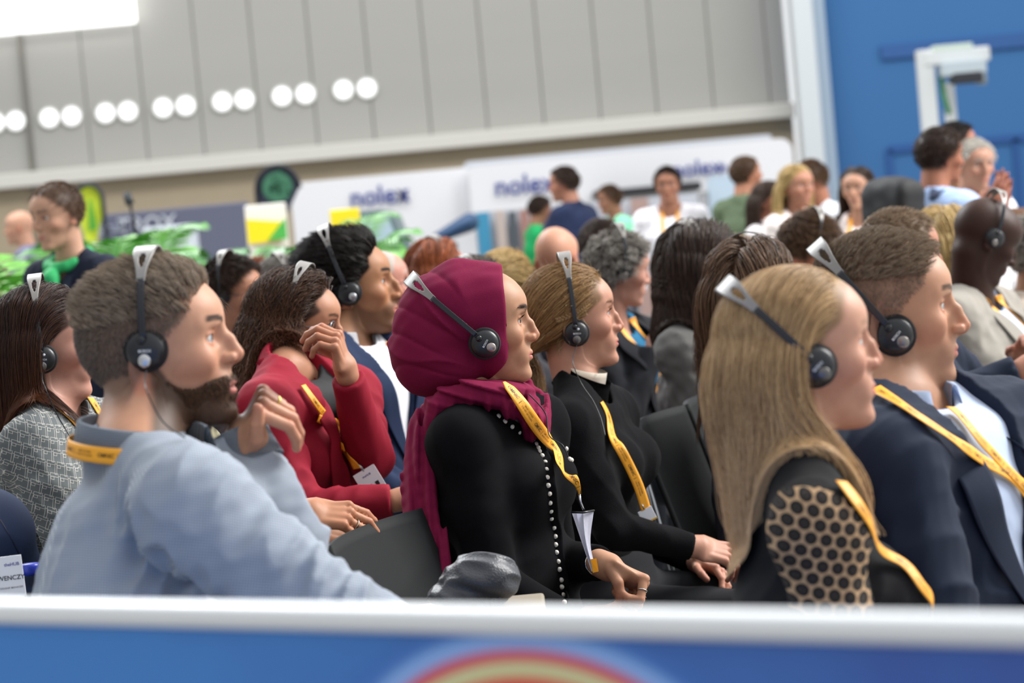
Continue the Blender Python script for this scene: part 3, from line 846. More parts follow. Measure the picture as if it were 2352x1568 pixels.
# ---------------------------------------------------------------- lanyards
def ribbon(pts, normals, width, name='strap', thick=.0008, n=60, wv=None):
    P = bspl(pts, n); N = nrm(bspl(normals, n)); T = nrm(np.gradient(P, axis=0)); Wd = nrm(np.cross(T, N)); N = np.cross(Wd, T)
    w = np.full(n, width/2) if wv is None else np.interp(np.linspace(0, 1, n), *wv)*width/2
    G = np.stack([P+Wd*(w*k)[:, None] for k in (-1, -.5, 0, .5, 1)], 1); me = thick_grid(G, np.repeat(N[:, None], 5, 1), thick, name)
    return me, P, N, T, Wd
def write_on(P, N, T, Wd, items, lift=.0008, flip=1):
    """items: (string, size, s along, offset across); lettering bent along the strap; one mesh"""
    seg = np.linalg.norm(np.diff(P, axis=0), axis=1); S = np.concatenate([[0], np.cumsum(seg)])
    bm = bmesh.new()
    for st, size, s0, off in items:
        me = text_me(st, size); co = np.zeros(len(me.vertices)*3); me.vertices.foreach_get('co', co); co = co.reshape(-1, 3)
        s = np.clip(s0+co[:, 0]*flip, 0, S[-1]); o = off+co[:, 1]*flip
        ip = lambda A: np.stack([np.interp(s, S, A[:, k]) for k in range(3)], 1)
        w = ip(P)+ip(Wd)*o[:, None]*-1+ip(N)*lift
        me.vertices.foreach_set('co', w.astype(np.float32).ravel()); bm.from_mesh(me); bpy.data.meshes.remove(me)
    me = bpy.data.meshes.new('lettering'); bm.to_mesh(me); bm.free(); return me
OR = lambda: plain('f6a822', .5, bump=.3, bscale=600)
INK = lambda: plain('4a3410', .6)
def tolerant(f):
    return f
def lanyard(f, strips, label, group='orange lanyards', width=.020, text=True, start=.03, flip=1, n=70, dark=None, tsize=1.0, off=.003, parent=None, itemsf=None, wv=None, center=None):
    """strips: lists of world points, laid onto the garment surface f"""
    p0 = np.asarray(strips[0][-1], float)
    t = thing('lanyard', label, 'lanyard', p0, 0, group)
    for pts in strips:
        free = [isinstance(p, tuple) for p in pts]   # tuples hang free, arrays are laid on the cloth
        raw = np.array([np.asarray(p, float) for p in pts])
        dense = bspl(raw, 30)
        fr = np.interp(np.linspace(0, len(pts)-1, 30), np.arange(len(pts)), np.array(free, float))
        pr, nn = project(f, dense, off, 8) if f is not None else (dense, np.tile(V(0, -1, 0), (30, 1)))
        if center is not None: nn = nrm((dense-center)*V(1, 1, .35)); fr = fr*0
        q = pr*(1-fr[:, None])+dense*fr[:, None]; nn = nrm(nn*(1-fr[:, None])+V(.15, -1, .1)*fr[:, None])
        for _ in range(5): nn[1:-1] = nrm(nn[:-2]+nn[1:-1]*2+nn[2:]); q[1:-1] = (q[:-2]+2*q[1:-1]+q[2:])/4
        me, P, N, T, Wd = ribbon(q, nn, width, n=n, wv=wv); o = obj('strap', me, OR() if dark is None else dark, t)
        if text:
            L = np.linalg.norm(np.diff(P, axis=0), axis=1).sum(); items = []; s = start; k = 0
            while s < L-.03:
                items += [('OMNIC', .0078*tsize, s, 0)]; s += .022*tsize
                items += [('|', .008*tsize, s-.004, 0), ('THE ART OF ITALIAN', .0034*tsize, s+.018*tsize, -.0024*tsize), ('SMART LOCKERS', .0034*tsize, s+.018*tsize, .0024*tsize)]; s += .056*tsize
            if items: obj('lettering', write_on(P, N, T, Wd, items, .0016, flip), INK(), o)
    return t
# ---------------------------------------------------------------- hall shell and stands
def box_me(c, sz, bev=0.0, rot=None, name='block', segs=2):
    bm = bmesh.new(); bmesh.ops.create_cube(bm, size=1.0)
    bmesh.ops.scale(bm, vec=Vector([float(v) for v in sz]), verts=bm.verts)
    if bev: bmesh.ops.bevel(bm, geom=bm.edges[:], offset=bev, segments=segs, profile=.5, affect='EDGES')
    if rot is not None: bm.transform(Matrix([[*rot[i], 0] for i in range(3)]+[[0,0,0,1]]))
    bmesh.ops.translate(bm, vec=Vector([float(v) for v in c]), verts=bm.verts)
    me = bpy.data.meshes.new(name); bm.to_mesh(me); bm.free(); return me
def prism_me(outline, d, name='slab'):
    """outline: (x,z) pairs at depth y0 .. extruded d in y; returns mesh"""
    (pts, y0) = outline; bm = bmesh.new()
    a = [bm.verts.new((p[0], y0, p[1])) for p in pts]; c = [bm.verts.new((p[0], y0+d, p[1])) for p in pts]
    bm.faces.new(a); bm.faces.new(c[::-1])
    for i in range(len(pts)):
        j = (i+1) % len(pts); bm.faces.new((a[i], c[i], c[j], a[j]))
    bmesh.ops.recalc_face_normals(bm, faces=bm.faces)
    me = bpy.data.meshes.new(name); bm.to_mesh(me); bm.free(); return me
def emis(c, e, name='light'):
    m, nt, b = nodemat(name); b.inputs['Base Color'].default_value = lin(c); b.inputs['Emission Color'].default_value = lin(c); b.inputs['Emission Strength'].default_value = e
    return m
def concrete(c, name='concrete', streak=.06, panel=0.0, aniso=(1,1,1)):
    m, nt, b = nodemat(name); tc = nt.nodes.new('ShaderNodeTexCoord'); mp = nt.nodes.new('ShaderNodeMapping')
    mp.inputs['Scale'].default_value = aniso; nt.links.new(tc.outputs['Object'], mp.inputs[0])
    n = nt.nodes.new('ShaderNodeTexNoise'); n.inputs['Scale'].default_value = 1.0; n.inputs['Detail'].default_value = 5
    nt.links.new(mp.outputs[0], n.inputs['Vector'])
    mx = nt.nodes.new('ShaderNodeMix'); mx.data_type = 'RGBA'; l = lin(c)
    mx.inputs[6].default_value = tuple(v*(1-streak) for v in l[:3])+(1,); mx.inputs[7].default_value = tuple(v*(1+streak) for v in l[:3])+(1,)
    nt.links.new(n.outputs[0], mx.inputs[0]); nt.links.new(mx.outputs[2], b.inputs['Base Color']); b.inputs['Roughness'].default_value = .85
    return m
def zx(px, py, D): p = at(px, py, D); return p[0], p[2]
WD = 40.0
def build_hall():
    # floor
    o = obj('floor', box_me((0, 22, -.05), (70, 50, .1)), concrete('8f8e8b', 'floor', .08)); struct(o)
    xr = at(1818, 250, WD)[0]; xl = at(-260, 300, WD)[0]
    zl = at(900, 340, WD)[2]               # ledge height
    grey = concrete('b0afaa', 'wall_grey', .05, aniso=(.15, 1, 1.2)); tan = concrete('b5a68e', 'wall_tan', .07, aniso=(3, 1, 3))
    # upper wall in cast panels with open joints
    pw = 130/FPX*WD; x = at(50, 75, WD)[0]-2*pw; bm_list = []
    bm = bmesh.new(); k = 0
    while x < xr-.01:
        x2 = min(x+pw, xr); bmesh.ops.create_cube(bm, size=1, matrix=Matrix.Translation(((x+x2)/2, WD+.2, (zl+8.0)/2))@Matrix.Diagonal((x2-x-.018, .4, 8.0-zl, 1))); x = x2
    bmesh.ops.create_cube(bm, size=1, matrix=Matrix.Translation(((xl+xr)/2, WD+.45, (zl+8.0)/2))@Matrix.Diagonal((xr-xl, .14, 8.0-zl, 1)))
    me = bpy.data.meshes.new('wall_back'); bm.to_mesh(me); bm.free(); struct(obj('wall_back', me, grey))
    struct(obj('wall_back_lower', box_me(((xl+xr)/2, WD+.1, zl/2), (xr-xl, .3, zl)), tan))
    struct(obj('trim_1', box_me(((xl+xr)/2, WD-.15, zl+.02), (xr-xl, .5, .24), .02), plain('dddbd4', .6)))
    # corner column and blue wall
    xc = at(1852, 200, WD-1)[0]
    struct(obj('column_corner', box_me((xc-.02, WD-1.2, 4), (.34, .5, 8.2), .03), plain('dfe6ea', .5)))
    struct(obj('column_corner_side', box_me((xc+.27, WD-1.05, 4), (.2, .3, 8.2), .02), plain('a9bccf', .5)))
    blue = concrete('3f74ad', 'wall_blue', .05, aniso=(.4, 1, .4))
    xb = at(2600, 300, WD)[0]
    struct(obj('wall_right', box_me(((xc+.2+xb)/2, WD-.6, 4), (xb-xc, .3, 8.2)), blue))
    dk = plain('27599b', .6)
    zt = at(2200, 330, WD-.8)[2]; x0 = at(2042, 345, WD-.8)[0]
    bm = bmesh.new()
    for c, s in (((x0, 0, zt/2), (.1, .06, zt)), (((x0+xb)/2, 0, zt), (xb-x0, .06, .12)), ((at(2310, 330, WD)[0], 0, zt/2), (.1, .06, zt))):
        bmesh.ops.create_cube(bm, size=1, matrix=Matrix.Translation((c[0], WD-.77, c[2]))@Matrix.Diagonal((*s, 1)))
    me = bpy.data.meshes.new('t'); bm.to_mesh(me); bm.free(); struct(obj('door_1', me, dk))
    zt2 = at(2200, 105, WD-.8)[2]
    struct(obj('trim_2', box_me(((x0+xb)/2, WD-.78, zt2), (xb-x0, .08, .22)), plain('2f5f9f', .6)))
    # round portholes in pairs, daylight behind
    glow = emis('f4f6f6', .85, 'porthole_glass'); rim = plain('c9c8c4', .5)
    pts = [(-10, 281), (37, 277), (114, 270), (165, 266), (243, 259), (294, 255), (375, 247), (427, 242), (511, 233), (562, 228), (648, 220), (702, 215), (789, 206), (843, 202)]
    for i, (px, py) in enumerate(pts):
        P = at(px, py, WD); r = 21.5/FPX*WD
        me = lathe_me([(r, -.02), (r+.025, -.03), (r+.03, .0), (r+.03, .06), (r, .06), (r, -.02)], 32, caps=False); me.transform(Matrix.Translation((P[0], WD-.03, P[2])))
        o = struct(obj('window_%d' % (i+1), me, rim))
        me = lathe_me([(.0001, -.02), (r*.6, -.014), (r, 0)], 32, name='pane'); me.transform(Matrix.Translation((P[0], WD-.01, P[2])))
        obj('pane', me, glow, o)
    # bright skylight window, upper corner
    a = zx(-200, 96, WD-.3); c = zx(309, 50, WD-.3)
    o = struct(obj('window_15', box_me(((a[0]+c[0])/2, WD-.2, (c[1]+8)/2), (c[0]-a[0], .3, 8-c[1]), .03), emis('ffffff', 1.25, 'window_glow')))
    # one thin downpipe on the wall
    x1 = at(60, 250, WD-.1)[0]; tag(obj('downpipe', tube_me([(x1, WD-.1, 0), (x1, WD-.1, 7.8)], .03), plain('77736a', .6)), 'thin dark pipe running down the grey wall beside the first portholes', 'pipe')
build_hall.__doc__ = None
def front(px, py, D, s, size, mat, name='lettering', parent=None, tilt=0, dy=-.02):
    me = text_me(s, size, ext=.004); p = at(px, py, D)
    me.transform(Matrix.Translation((p[0], D+dy, p[2]))@Matrix.Rotation(math.radians(90), 4, 'X'))
    return obj(name, me, mat, parent)
def build_stands():
    white = plain('fbfbff', .5); D = 30.0
    # white booth wall with a rounded upper corner, in two lengths
    t = thing('exhibition_booth', 'long white exhibition booth wall with rounded end and blue lettering behind the standing visitors', 'booth', (at(1240, 500, D)[0], D, 0))
    def slab(x0, x1, zt, r, y, d=.4, m=plain('fbfbff', .5), zb=0.0, name='wall_panel'):
        pts = [(x0, zb), (x1, zb)]
        for k in range(7): a = k/6*math.pi/2; pts.append((x1-r+r*math.cos(a), zt-r+r*math.sin(a)))
        for k in range(7): a = math.pi/2+k/6*math.pi/2; pts.append((x0+.08+.08*math.cos(a), zt-.08+.08*math.sin(a)))
        return obj(name, prism_me((pts, y), d), m, t)
    zt = at(1240, 370, D)[2]
    xa, xb_, xc = at(668, 450, D)[0], at(1085, 450, D)[0], at(1812, 380, D)[0]
    slab(xa, xb_, at(870, 402, D)[2], .1, D)
    # right length: top fascia carried on walls, dim interior shelving under it
    f = slab(xb_-.02, xc, zt, .15, D-.5, .5, zb=at(1300, 470, D)[2], name='fascia')
    slab(at(1600, 430, D)[0], xc, at(1700, 345, D)[2], .15, D-.45, .4)
    slab(xb_-.1, xc, 2.2, .05, D+1.6, .1, plain('d9dde6', .6), name='back_wall')
    slab(at(1622, 480, D)[0], at(1690, 480, D)[0], at(1650, 405, D)[2], .02, D-.52, .06, plain('cfe4f6', .5), name='pale_blue_panel')
    navy = plain('3a4a9c', .5)
    front(872, 450, D, 'nolex', .33, navy, parent=t, dy=-.03); front(1205, 425, D-.5, 'nolex', .33, navy, parent=t, dy=-.03); front(1600, 387, D-.5, 'nolex', .27, navy, parent=t, dy=-.03)
    front(925, 445, D, '»', .3, navy, parent=t, dy=-.03); front(1660, 383, D-.5, '»', .22, navy, parent=t, dy=-.03)
    for px, py, w, h, c, n in ((1110, 512, 30, 50, '4aa3cc', 'blue'), (1150, 508, 22, 60, 'd9c9c0', 'beige'), (1178, 512, 18, 52, '5a626a', 'dark grey'), (1205, 508, 20, 52, 'b98a80', 'brown'), (1470, 478, 40, 46, 'c9a9a0', 'pale pink'), (1560, 520, 50, 70, 'd6dde8', 'pale grey')):
        p = at(px, py, D+1.5); k = (D+1.5)/FPX
        o = obj('display_board', box_me((p[0], D+1.5, p[2]/2+h*k/4), (w*k, .05, p[2]+h*k/2)), plain(c, .6)); tag(o, '%s display board standing inside the white booth' % n, 'display board', 'boards inside the white booth')
    p = at(1450, 440, D-1); obj('canopy_edge', box_me((p[0]+.2, D-.7, p[2]), (1.3, .5, .1), .03), plain('2a2a2e', .4), t)
    # low white counter
    p = at(1800, 545, 20); o = obj('counter', box_me((at(1740, 560, 20)[0]+.3, 20.3, p[2]/2-.05), (1.6, .6, p[2]), .03), plain('efe6de', .5)); tag(o, 'white counter in front of the group by the booth', 'counter')
    # violet-grey banner wall with white letters
    D2 = 26.0; a = at(228, 500, D2); c = at(568, 455, D2)
    o = obj('banner_wall', box_me(((a[0]+c[0])/2, D2, (at(400, 478, D2)[2])/2), (c[0]-a[0], .2, at(400, 478, D2)[2]), .02), plain('6f7288', .6)); tag(o, 'violet grey banner wall with white letters beyond the plants', 'banner')
    front(342, 516, D2, 'TROX', .23, plain('dfe3ee', .5), parent=o, dy=-.13); front(262, 522, D2, 'grab', .17, plain('aeb4c6', .5), parent=o, dy=-.13)
    a = at(395, 560, 24); o = obj('desk', box_me((a[0], 24, a[2]/2+.06), (110/FPX*24, .5, a[2]+.24), .02), plain('dfe6ee', .5)); tag(o, 'white desk block in front of the violet grey banner', 'desk')
    a = at(585, 470, 27); o = obj('banner_wall', box_me((at(720, 470, 27)[0]-.9, 27.4, .9), (.8, .2, 1.8)), plain('8b90a6', .6)); tag(o, 'narrow grey banner between the violet wall and white booth', 'banner')
    # feather flags
    def flag(px, py, D, w, h, c, edge, label, mark=None):
        t = thing('feather_flag', label, 'flag', (at(px, py, D)[0], D, 0), 0); k = D/FPX; P = at(px, py, D)
        pts = []; W = w*k; Hh = h*k; zt = P[2]
        for i in range(17):
            a = math.pi*i/16; pts.append((P[0]+W/2*math.cos(a), zt-W*.55+W*.55*math.sin(a)))
        pts += [(P[0]-W/2, zt-Hh*.6), (P[0]-W*.3, zt-Hh), (P[0]+W*.1, zt-Hh), (P[0]+W*.45, zt-Hh*.5)]
        bm = bmesh.new(); vs = [[bm.verts.new((x, D+y+.03*math.sin(z*4), z)) for x, z in pts] for y in (0, .012)]
        bm.faces.new(vs[0]); bm.faces.new(vs[1][::-1])
        for i in range(len(pts)): j = (i+1) % len(pts); bm.faces.new((vs[0][i], vs[1][i], vs[1][j], vs[0][j]))
        bmesh.ops.recalc_face_normals(bm, faces=bm.faces); me = bpy.data.meshes.new('banner_cloth'); bm.to_mesh(me); bm.free()
        obj('banner_cloth', me, plain(c, .6), t)
        arc = [(P[0]+W/2*1.04*math.cos(math.pi*i/12), D-.02, zt-W*.55+W*.57*math.sin(math.pi*i/12)) for i in range(13)]
        obj('pole', tube_me([(P[0]-W*.5 if edge < 0 else P[0]+W*.5, D-.02, 0)]+(arc[::-1] if edge < 0 else arc), .022), plain('20242c', .4), t)
        if mark: mark(P, t, k)
    flag(203, 425, 22, 58, 130, 'c3d42c', 1, 'lime yellow feather flag with dark edge beside the green scarfed steward', lambda P, t, k: obj('green_motif', prism_me(([(P[0]-.03, P[2]-.42), (P[0]+.05, P[2]-.40), (P[0]+.02, P[2]-.14), (P[0]-.0, P[2]-.12)], 21.95), .01), plain('4c9a2c', .6), t))
    def mk(P, t, k):
        bm = bmesh.new(); r = random.Random(4)
        for i in range(26):
            a = r.uniform(0, 6.28); q = r.uniform(.02, .15); bmesh.ops.create_circle(bm, cap_ends=True, segments=8, radius=.022, matrix=Matrix.Translation((P[0]+q*math.cos(a), 23.93, P[2]-.2+q*math.sin(a)))@Matrix.Rotation(math.pi/2, 4, 'X'))
        bmesh.ops.create_circle(bm, cap_ends=True, segments=16, radius=.15, matrix=Matrix.Translation((P[0], 23.94, P[2]-.2))@Matrix.Rotation(math.pi/2, 4, 'X'))
        me = bpy.data.meshes.new('m'); bm.to_mesh(me); bm.free(); obj('green_motif', me, plain('3f7a5c', .6), t)
    flag(634, 383, 24, 96, 120, '3b3f55', -1, 'dark blue feather flag with green dotted ball above the yellow boards', mk)
    # yellow boards
    k = 18/FPX
    def board(px, py, D, w, h, c, label, extra=None):
        p = at(px, py, D); k = D/FPX; o = obj('sign_board', box_me((p[0], D, (p[2]+h*k/2)/2), (w*k, .06, p[2]+h*k/2), .01), plain(c, .5)); tag(o, label, 'sign board')
        if extra: extra(p, k, o)
        return o
    def ex1(p, k, o):
        obj('yellow_field', prism_me(([(p[0]-44*k, p[2]-40*k), (p[0]+30*k, p[2]-40*k), (p[0]+46*k, p[2]+2*k), (p[0]-44*k, p[2]+16*k)], 17.93), .03), plain('f4dc10', .5), o)
        obj('green_field', prism_me(([(p[0]+2*k, p[2]-36*k), (p[0]+46*k, p[2]-36*k), (p[0]+46*k, p[2]+12*k)], 17.9), .03), plain('4cb04c', .5), o)
    board(613, 516, 18, 94, 94, 'ece8e0', 'white sign board with yellow and green fields under the dark feather flag', ex1)
    board(795, 526, 17.5, 68, 92, 'f2d818', 'plain yellow sign board behind the dark-haired man')
    # parked van behind the plants
    t = thing('delivery_van', 'dark green van front with big windscreen parked behind the yellow board', 'van', (at(870, 530, 19)[0], 19.5, 0)); p = at(868, 520, 19); k = 19/FPX
    xs = [p[0]-48*k, p[0]+10*k, p[0]+34*k, p[0]+50*k, p[0]+54*k]
    obj('cab', prism_me(([(xs[0], .25), (xs[4], .25), (xs[4], p[2]-40*k), (xs[2], p[2]+26*k), (xs[1], p[2]+38*k), (xs[0], p[2]+38*k)], 19), 1.6), plain('5f7377', .35), t)
    obj('side_window', prism_me(([(xs[0]+5*k, p[2]-30*k), (xs[3]-6*k, p[2]-36*k), (xs[2]-8*k, p[2]+16*k), (xs[0]+5*k, p[2]+26*k)], 18.97), .02), plain('a7bccb', .1), t)
    for q in (.12, .88):
        me = lathe_me([(.0001, -.02), (.2, -.02), (.33, 0), (.33, .2), (.0001, .2)], 24); me.transform(Matrix.Translation((xs[0]+q*(xs[4]-xs[0]), 18.98, .33))); obj('wheel', me, plain('141414', .6), t)
    # curved dark blue seat shell in the distance
    p = at(1040, 530, 21); k = 21/FPX
    f = lambda q: cap(q, p+V(-40*k, 0, -14*k), p+V(40*k, 0, 16*k), 12*k, 22*k, V(0, 1, 0), 2.2)
    vs, qs = sdf_mesh(f, p-.45, p+.45, .03); o = obj('sun_shade', raw_mesh('s', vs, qs), plain('2a4a70', .5)); tag(o, 'curved dark blue hood shape behind the red-haired visitor', 'hood')
    obj('stand', tube_me([p-V(0, 0, .1), p*V(1, 1, 0)], .03), plain('303840', .5), o)
    # spotlight on a stand among the plants
    t = thing('spotlight', 'dark spotlight on a thin stand rising from the plants', 'spotlight', at(297, 560, 14)*V(1, 1, 0)); p = at(293, 450, 14)
    obj('lamp_head', tube_me([p+V(-.005, 0, .02), p+V(.01, -.0, -.05)], [.022, .028], 12), plain('30343a', .4), t); obj('stand', tube_me([p+V(.01, 0, -.05), at(306, 500, 14), at(306, 500, 14)*V(1, 1, 0)], .010), plain('23262c', .4), t)
    # camera mast by the blue wall
    D = 24; k = D/FPX
    t = thing('camera_mast', 'tall white mast with boxed camera arm in front of the blue wall', 'camera mast', at(2140, 300, D)*V(1, 1, 0))
    a = at(2122, 115, D); wm = plain('dfe2e2', .45)
    obj('mast', box_me((a[0], D, a[2]/2), (36*k, .15, a[2]), .01), wm, t)
    c = at(2182, 190, D+.3); obj('rear_mast', box_me((c[0], D+.4, c[2]/2), (24*k, .12, c[2]), .01), wm, t)
    p = at(2195, 130, D); obj('arm_beam', box_me((p[0], D, p[2]), (150*k, .2, 34*k), .02), wm, t)
    p = at(2205, 158, D); obj('housing', box_me((p[0], D-.1, p[2]), (100*k, .3, 34*k), .02), plain('c3cfd6', .4), t)
    p = at(2212, 180, D); obj('camera_body', box_me((p[0], D-.15, p[2]), (70*k, .2, 28*k), .015), plain('23252f', .4), t)
    p = at(2246, 184, D); me = lathe_me([(.001, -.05), (.05, -.05), (.055, .05), (.001, .05)], 20, axis='x'); me.transform(Matrix.Translation((p[0], D-.15, p[2]))); obj('lens', me, plain('9aa4a8', .2), t)
    obj('green_strap', tube_me([at(2160, 165, D), at(2168, 220, D), at(2180, 262, D)], .03), plain('5d9a70', .6), t)
    p = at(2185, 110, D); obj('top_tray', box_me((p[0], D, p[2]), (90*k, .2, 14*k), .01), plain('d2e2d4', .5), t)
# ---------------------------------------------------------------- plants
def palm(px, py, D, h, n, label, seed, spread=.5, tone='3f7a2c', base=None, leaf=.02):
    r = random.Random(seed); P = at(px, py, D); t = thing('potted_palm', label, 'plant', (P[0], P[1], 0), 0, 'palms in the planting behind the audience')
    top = P.copy(); z0 = max(top[2]-h, .35)
    obj('pot', lathe_tr([(.001, 0), (.14, 0), (.18, .32), (.16, .32), (.15, .27), (.001, .27)], (P[0], P[1], 0)), plain('4a4038', .7), t)
    obj('stem', tube_me([(P[0], P[1], .27), (P[0], P[1], z0)], .02), plain('5a4a2c', .8), t)
    for i in range(n):
        a = 2*math.pi*i/n+r.uniform(-.3, .3); L = spread*r.uniform(.7, 1.15); up = h*r.uniform(.5, 1.0)
        pts = [V(P[0], P[1], z0)]+[V(P[0]+math.cos(a)*L*s, P[1]+math.sin(a)*L*s*.8, z0+up*(1.75*s-.95*s*s)) for s in (.25, .5, .75, 1.0)]
        C = bspl(pts, 22); bm = bmesh.new()
        T = nrm(np.gradient(C, axis=0)); S = nrm(np.cross(T, UPZ0))
        for j in range(3, 22):
            for sd in (-1, 1):
                ln = (.26*math.sin(math.pi*(j+2)/26)+.03)*spread/.5; q = C[j]; tip = q+S[j]*sd*ln*.75+T[j]*ln*.55-V(0, 0, ln*.30); m = (q+tip)/2+V(0, 0, .015)
                w = T[j]*leaf*.5
                v = [bm.verts.new(x) for x in (q, m-w, tip, m+w)]; bm.faces.new(v)
        tb = tube_me(C, .004, 4); bm.from_mesh(tb); bpy.data.meshes.remove(tb)
        me = bpy.data.meshes.new('frond'); bm.to_mesh(me); bm.free(); obj('frond', me, leafmat(tone), t)
UPZ0 = np.array([0, 0, 1.0])
def lathe_tr(prof, loc):
    me = lathe_me(prof, 24, axis='z'); me.transform(Matrix.Translation(loc)); return me
def leafmat(c):
    m = plain(c, .35, spec=.6, var=.35, vscale=5); return m
def build_plants():
    for i, (px, py, D, h, n, sp, l) in enumerate((
        (735, 465, 13.5, .9, 15, .48, 'feathery palm standing tallest between the two yellow boards'),
        (20, 520, 9.5, .7, 18, .50, 'bushy palm at the edge of the picture below the blurred pale visitor'),
        (66, 560, 8.9, .6, 14, .38, 'low palm beside the green scarf of the steward'),
        (215, 470, 11.5, .8, 16, .42, 'palm rising behind the shoulder of the steward'),
        (285, 500, 12.5, .8, 14, .45, 'palm around the foot of the dark spotlight stand'),
        (335, 535, 12, .7, 12, .40, 'palm in front of the white desk block'),
        (565, 555, 12.5, .6, 12, .40, 'low palm under the white and yellow sign board'),
        (660, 560, 10.6, .6, 12, .45, 'low palm behind the grey-haired listener'),
        (500, 560, 11, .5, 10, .40, 'low palm behind the listener in glasses'))):
        palm(px, py-60, D, h+.25, n+5, l, 20+i, sp, ['4a8f2c', '66a83c', '3a7a2c'][i % 3])
# ---------------------------------------------------------------- barrier
def build_barrier():
    A = at(-200, 1385, 1.78); B = at(2560, 1425, 1.48)
    # level top: both ends at one height
    z = .5*(at(0, 1388, 1.76)[2]+at(2352, 1415, 1.50)[2])
    def on(px, py):  # point at height z on the ray
        d = at(px, py, 1.0)-CAM; return CAM+d*((z-CAM_H)/d[2])
    a = on(0, 1376); c = on(2352, 1412); u = nrm((c-a)*V(1, 1, 0)); a = a-u*.6; c = c+u*.6; n = V(u[1], -u[0], 0)
    L = np.linalg.norm(c-a); mid = (a+c)/2; R = np.array([u, -n, UPZ0]).T
    t = thing('barrier', 'blue printed barrier panel with rounded silver top rail in front of the audience', 'barrier', mid*V(1, 1, 0))
    prof = []
    obj('top_rail', box_me(mid+V(0, 0, -.009)+n*.0, (L, .026, .018), .007, R, segs=4), plain('f2f5f8', .35, metal=.1), t)
    Z = z-.018
    bx = mid+V(0, 0, -(z-.018-.1)/2-.018)
    m, nt, b = nodemat('barrier_print'); tc = nt.nodes.new('ShaderNodeTexCoord')
    # pattern centre (in the panel's own plane)
    cpt = at(1190, 1470, (a[1]+c[1])/2); s0 = float(np.dot(cpt-mid, u))
    d = at(1190, 1468, 1.0)-CAM; tt = np.dot(mid+n*.012-CAM, n)/np.dot(d, n); apex = CAM+d*tt
    s0 = float(np.dot(apex-mid, u)); zap = float(apex[2])
    sp = nt.nodes.new('ShaderNodeSeparateXYZ'); nt.links.new(tc.outputs['Object'], sp.inputs[0])
    def M(op, x, y=None):
        k = nt.nodes.new('ShaderNodeMath'); k.operation = op
        for i, v in enumerate((x, y)):
            if v is None: continue
            if isinstance(v, (int, float)): k.inputs[i].default_value = v
            else: nt.links.new(v, k.inputs[i])
        return k.outputs[0]
    X = sp.outputs[0]; Zc = sp.outputs[2]      # object space: x along the panel, z up, origin at the panel middle
    Rr = .125; dx = M('SUBTRACT', X, s0); dz = M('SUBTRACT', Zc, zap-Rr-(bx[2]))
    r = M('SQRT', M('ADD', M('POWER', M('MULTIPLY', dx, .74), 2), M('POWER', dz, 2)))
    q = M('DIVIDE', M('SUBTRACT', r, 0.0), Rr*1.22)
    rp = nt.nodes.new('ShaderNodeValToRGB'); e = rp.color_ramp.elements
    e[0].position = 0; e[0].color = lin('e88a8a'); e[1].position = 1; e[1].color = lin('3a74c4')
    for p, c_ in ((.50, 'e4847c'), (.60, 'e4564a'), (.635, 'e4564a'), (.655, 'dcdca8'), (.70, 'dfe0b0'), (.72, 'e0605c'), (.755, 'd85a78'), (.775, '9ab4f4'), (.82, '8ab8fa'), (.86, '4a7fd4'), (.93, '3a72c4')):
        k = e.new(p); k.color = lin(c_)
    nt.links.new(q, rp.inputs[0])
    # base blue drifting to violet-blue on one side
    g = nt.nodes.new('ShaderNodeMix'); g.data_type = 'RGBA'; g.inputs[6].default_value = lin('4388d8'); g.inputs[7].default_value = lin('3c60b4')
    nz = nt.nodes.new('ShaderNodeTexNoise'); nz.inputs['Scale'].default_value = 7; nt.links.new(tc.outputs['Object'], nz.inputs['Vector'])
    gx = M('ADD', M('MULTIPLY', X, 1.6), M('MULTIPLY', M('SUBTRACT', nz.outputs[0], .5), 1.0)); gc = M('MAXIMUM', M('MINIMUM', M('ADD', gx, .35), 1), 0)
    nt.links.new(gc, g.inputs[0])
    mk = M('GREATER_THAN', q, .99); mr = nt.nodes.new('ShaderNodeMapRange'); mr.inputs[1].default_value = .84; mr.inputs[2].default_value = .97
    nt.links.new(q, mr.inputs[0]); mx = nt.nodes.new('ShaderNodeMix'); mx.data_type = 'RGBA'
    nt.links.new(mr.outputs[0], mx.inputs[0]); nt.links.new(rp.outputs[0], mx.inputs[6]); nt.links.new(g.outputs[2], mx.inputs[7])
    nt.links.new(mx.outputs[2], b.inputs['Base Color']); b.inputs['Roughness'].default_value = .4
    me = box_me((0, 0, 0), (L, .012, z-.018-.1), .002); o = bpy.data.objects.new('printed_panel', me); me.materials.append(m); COL.objects.link(o)
    o.parent = t; o.matrix_parent_inverse = world_of(t).inverted()
    MM = Matrix([[*R[i], 0] for i in range(3)]+[[0,0,0,1]]); MM.translation = Vector(bx); o.matrix_basis = MM
    for k in (-.42, 0, .42):
        q = mid+u*L*k; obj('foot', box_me((q[0], q[1], .05), (.06, .45, .1), .01, None), plain('9aa0a6', .4, metal=.6), t)
